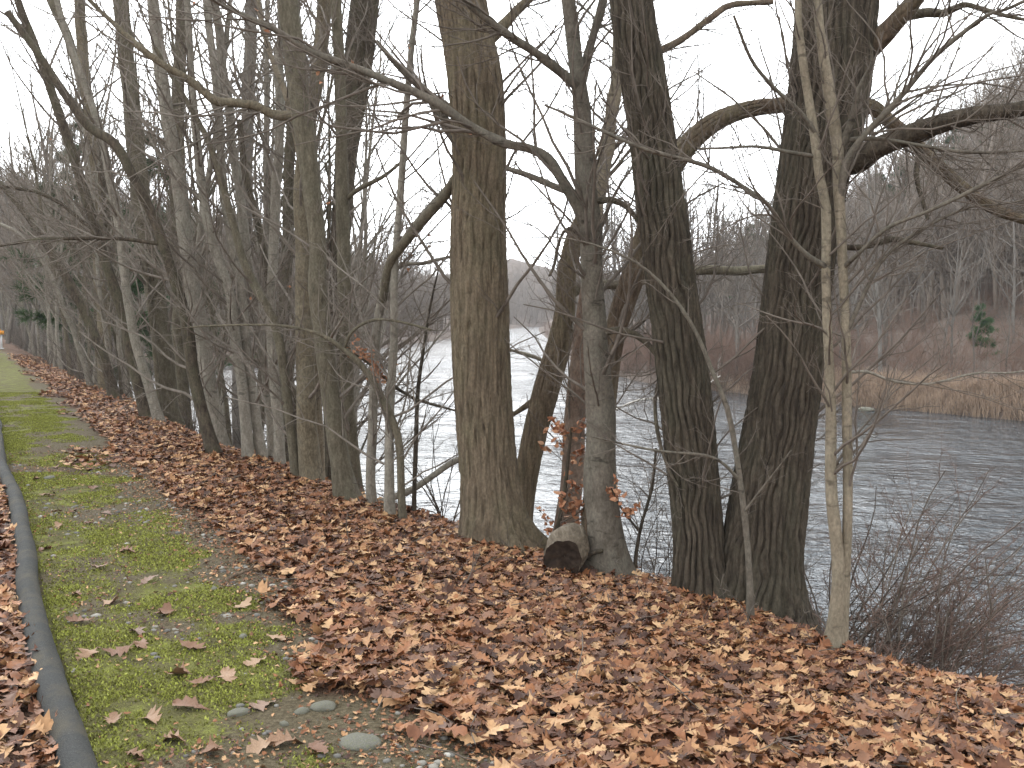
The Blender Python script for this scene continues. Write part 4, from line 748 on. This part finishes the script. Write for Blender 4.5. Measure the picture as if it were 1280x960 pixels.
def brushes():
    mb = MB(); got = 0; tr = 0
    while got < 800 and tr < 80000:
        tr += 1; az = R.uniform(-.35, .58); Y = 42*(260/42)**R.random(); X = az*Y; dr, dl = shore(np.array([X]), np.array([Y])); sd = max(dr[0], dl[0])
        if not (.4 < sd < 45): continue
        if dr[0] > 0 and az > .24 and sd < 5: continue
        got += 1; ns = 9; hg = R.uniform(1.6, 3.6); base = np.array([X, Y, h1(X, Y)])
        a = curves(base+np.c_[R.normal(0, .5, (ns, 2)), np.zeros(ns)], np.c_[R.normal(0, .55, (ns, 2)), np.ones(ns)], R.uniform(.6, 1.1, ns)*hg, 5, .12, -.03); ar = np.full((ns, 5), .012)*np.linspace(1, .4, 5)
        mb.add(*tubes(a, ar, 3)); b_, br = sprout(a, ar, 6, .1, .98, .7, .42, 4, .15, .0, .7, .006); mb.add(*tubes(b_, br, 3)); c_, c2 = sprout(b_, br, 4, .1, .98, .7, .5, 3, .15, 0, .8, .0045); mb.add(*tubes(c_, c2, 3))
    pts = [wpt(px, py) for px, py in zip(np.linspace(665, 985, 300), np.interp(np.linspace(665, 985, 300), [660, 672, 690, 715, 800, 905, 1010], [410, 413, 430, 455, 478, 490, 502]))]
    for X, Y in pts:
        X, Y = X+R.uniform(.2, 4), Y+R.uniform(.2, 3); ns = 9; hg = R.uniform(1.6, 4.2); base = np.array([X, Y, h1(X, Y)])
        a = curves(base+np.c_[R.normal(0, .5, (ns, 2)), np.zeros(ns)], np.c_[R.normal(0, .55, (ns, 2))-.15, np.ones(ns)], R.uniform(.6, 1.1, ns)*hg, 5, .12, -.05); ar = np.full((ns, 5), .013)*np.linspace(1, .4, 5)
        mb.add(*tubes(a, ar, 3)); b_, br = sprout(a, ar, 7, .1, .98, .7, .42, 4, .15, .0, .7, .006); mb.add(*tubes(b_, br, 3)); c_, c2 = sprout(b_, br, 5, .1, .98, .7, .5, 3, .15, 0, .8, .0045); mb.add(*tubes(c_, c2, 3))
    tag(mb.obj('riverside_brush', M['brush']), kind='stuff')
brushes()
for q in range(34):
    s = 16+q*2.2+random.uniform(-.8, .8); t = float(crest(s))+random.uniform(-.1, 1.2); x, y = xy(s, t)
    p = h1(x, y); px = 640+F*x/y
    shrub('shrub', 'tangle of grey brown brush under the distant trees beside the verge', px, 470, y, 14, (0, 0, .6), random.uniform(1.3, 2.2), 'twig', 'brush along the far part of the verge', (5, 4, 0), 'shrub', .008)
# rock, far object
x, y = wpt(1080, 513); v, f = blob(31, 3, .4, .25); o = D.objects.new('rock', trimesh('rock', v, f, M['stone'])); o.location = (x, y-.3, WZ+.05); o.scale = (.42, .3, .4); link(o); tag(o, 'pale rock at the water line in front of the reeds', 'rock')
def barrier():
    x, y = -24.95, 49.0; z = h1(x, y); o = empty('road_barrier', (x, y, z), 'small white box with an orange top at the far end of the verge', 'barrier')
    def box(m, c, s_):
        v = np.array([[a, b, d] for a in (-.5, .5) for b in (-.5, .5) for d in (-.5, .5)])*np.array(s_)+np.array(c)
        m.add(v, [[0, 1, 3, 2], [4, 6, 7, 5], [0, 4, 5, 1], [2, 3, 7, 6], [0, 2, 6, 4], [1, 5, 7, 3]])
    m = MB(); box(m, (0, 0, .35), (.9, .5, .7)); box(m, (0, 0, .03), (1.0, .6, .06)); m.obj('body', M['white_paint'], o, False)
    m = MB(); box(m, (.05, 0, .80), (1.0, .5, .18)); box(m, (.1, 0, .93), (.6, .4, .08)); m.obj('top', M['orange_paint'], o, False)
barrier()
litter_obj()
def haze():
    m = D.materials.new('haze'); m.use_nodes = True; t = m.node_tree; t.nodes.remove(t.nodes['Principled BSDF']); v = t.nodes.new('ShaderNodeVolumePrincipled')
    v.inputs['Color'].default_value = (.86, .87, .9, 1); v.inputs['Density'].default_value = .00038; v.inputs['Anisotropy'].default_value = 0
    t.links.new(v.outputs[0], t.nodes['Material Output'].inputs['Volume'])
    x0, x1, y0, y1, z0, z1 = -765, 765, -765, 765, -20, 95
    vv = [(x, y, z) for x in (x0, x1) for y in (y0, y1) for z in (z0, z1)]; me = D.meshes.new('haze'); me.from_pydata(vv, [], [(0, 1, 3, 2), (4, 6, 7, 5), (0, 4, 5, 1), (2, 3, 7, 6), (0, 2, 6, 4), (1, 5, 7, 3)]); me.materials.append(m)
    tag(link(D.objects.new('haze', me)), kind='stuff')
haze()
# ------------------------------------------------------------------ light, world, camera
SUN_EL, SUN_AZ = math.radians(36), math.radians(-14)
w = D.worlds.new('World'); scene.world = w; w.use_nodes = True; nt = w.node_tree; bg = nt.nodes['Background']
sky = nt.nodes.new('ShaderNodeTexSky'); sky.sky_type = 'NISHITA'; sky.sun_disc = False; sky.sun_elevation = SUN_EL; sky.sun_rotation = SUN_AZ % (2*math.pi); sky.dust_density = 1; sky.air_density = 1.0; sky.ozone_density = 1.0
bw = nt.nodes.new('ShaderNodeRGBToBW'); nt.links.new(sky.outputs[0], bw.inputs[0])       # thick cloud: the blue is gone and the dome evened out
def wm(op, a, b):
    n = nt.nodes.new('ShaderNodeMath'); n.operation = op; nt.links.new(a, n.inputs[0]); n.inputs[1].default_value = b; return n.outputs[0]
v = wm('MULTIPLY', wm('POWER', wm('MAXIMUM', bw.outputs[0], 1.5), .52), 3.75)
tc = nt.nodes.new('ShaderNodeTexCoord'); cn = nt.nodes.new('ShaderNodeTexNoise'); cn.inputs['Scale'].default_value = 2.2; cn.inputs['Detail'].default_value = 4; nt.links.new(tc.outputs['Generated'], cn.inputs['Vector'])
cl = wm('ADD', wm('MULTIPLY', cn.outputs['Fac'], .35), .82); vv = nt.nodes.new('ShaderNodeMath'); vv.operation = 'MULTIPLY'; nt.links.new(v, vv.inputs[0]); nt.links.new(cl, vv.inputs[1])
vm = nt.nodes.new('ShaderNodeVectorMath'); vm.operation = 'SCALE'; vm.inputs[0].default_value = (.935, .97, 1.0); nt.links.new(vv.outputs[0], vm.inputs['Scale']); nt.links.new(vm.outputs[0], bg.inputs['Color']); bg.inputs['Strength'].default_value = .15
sl = D.lights.new('sun', 'SUN'); sl.energy = .5; sl.angle = math.radians(40); sl.color = (1, .96, .9); so = D.objects.new('sun', sl); link(so)
so.rotation_euler = (math.radians(90)-SUN_EL, 0, math.pi-SUN_AZ)
cd = D.cameras.new('camera'); cd.sensor_width = 36; cd.lens = 36; cd.clip_end = 4000; cd.clip_start = .05; co = D.objects.new('camera', cd); link(co)
co.location = (0, 0, EYE); co.rotation_euler = (math.radians(90)-PITCH, 0, 0); scene.camera = co
vs = scene.view_settings; vs.view_transform = 'Standard'; vs.look = 'None'; vs.gamma = 1; vs.exposure = 1.55; vs.use_curve_mapping = False
scene.render.resolution_x = 1024; scene.render.resolution_y = 768
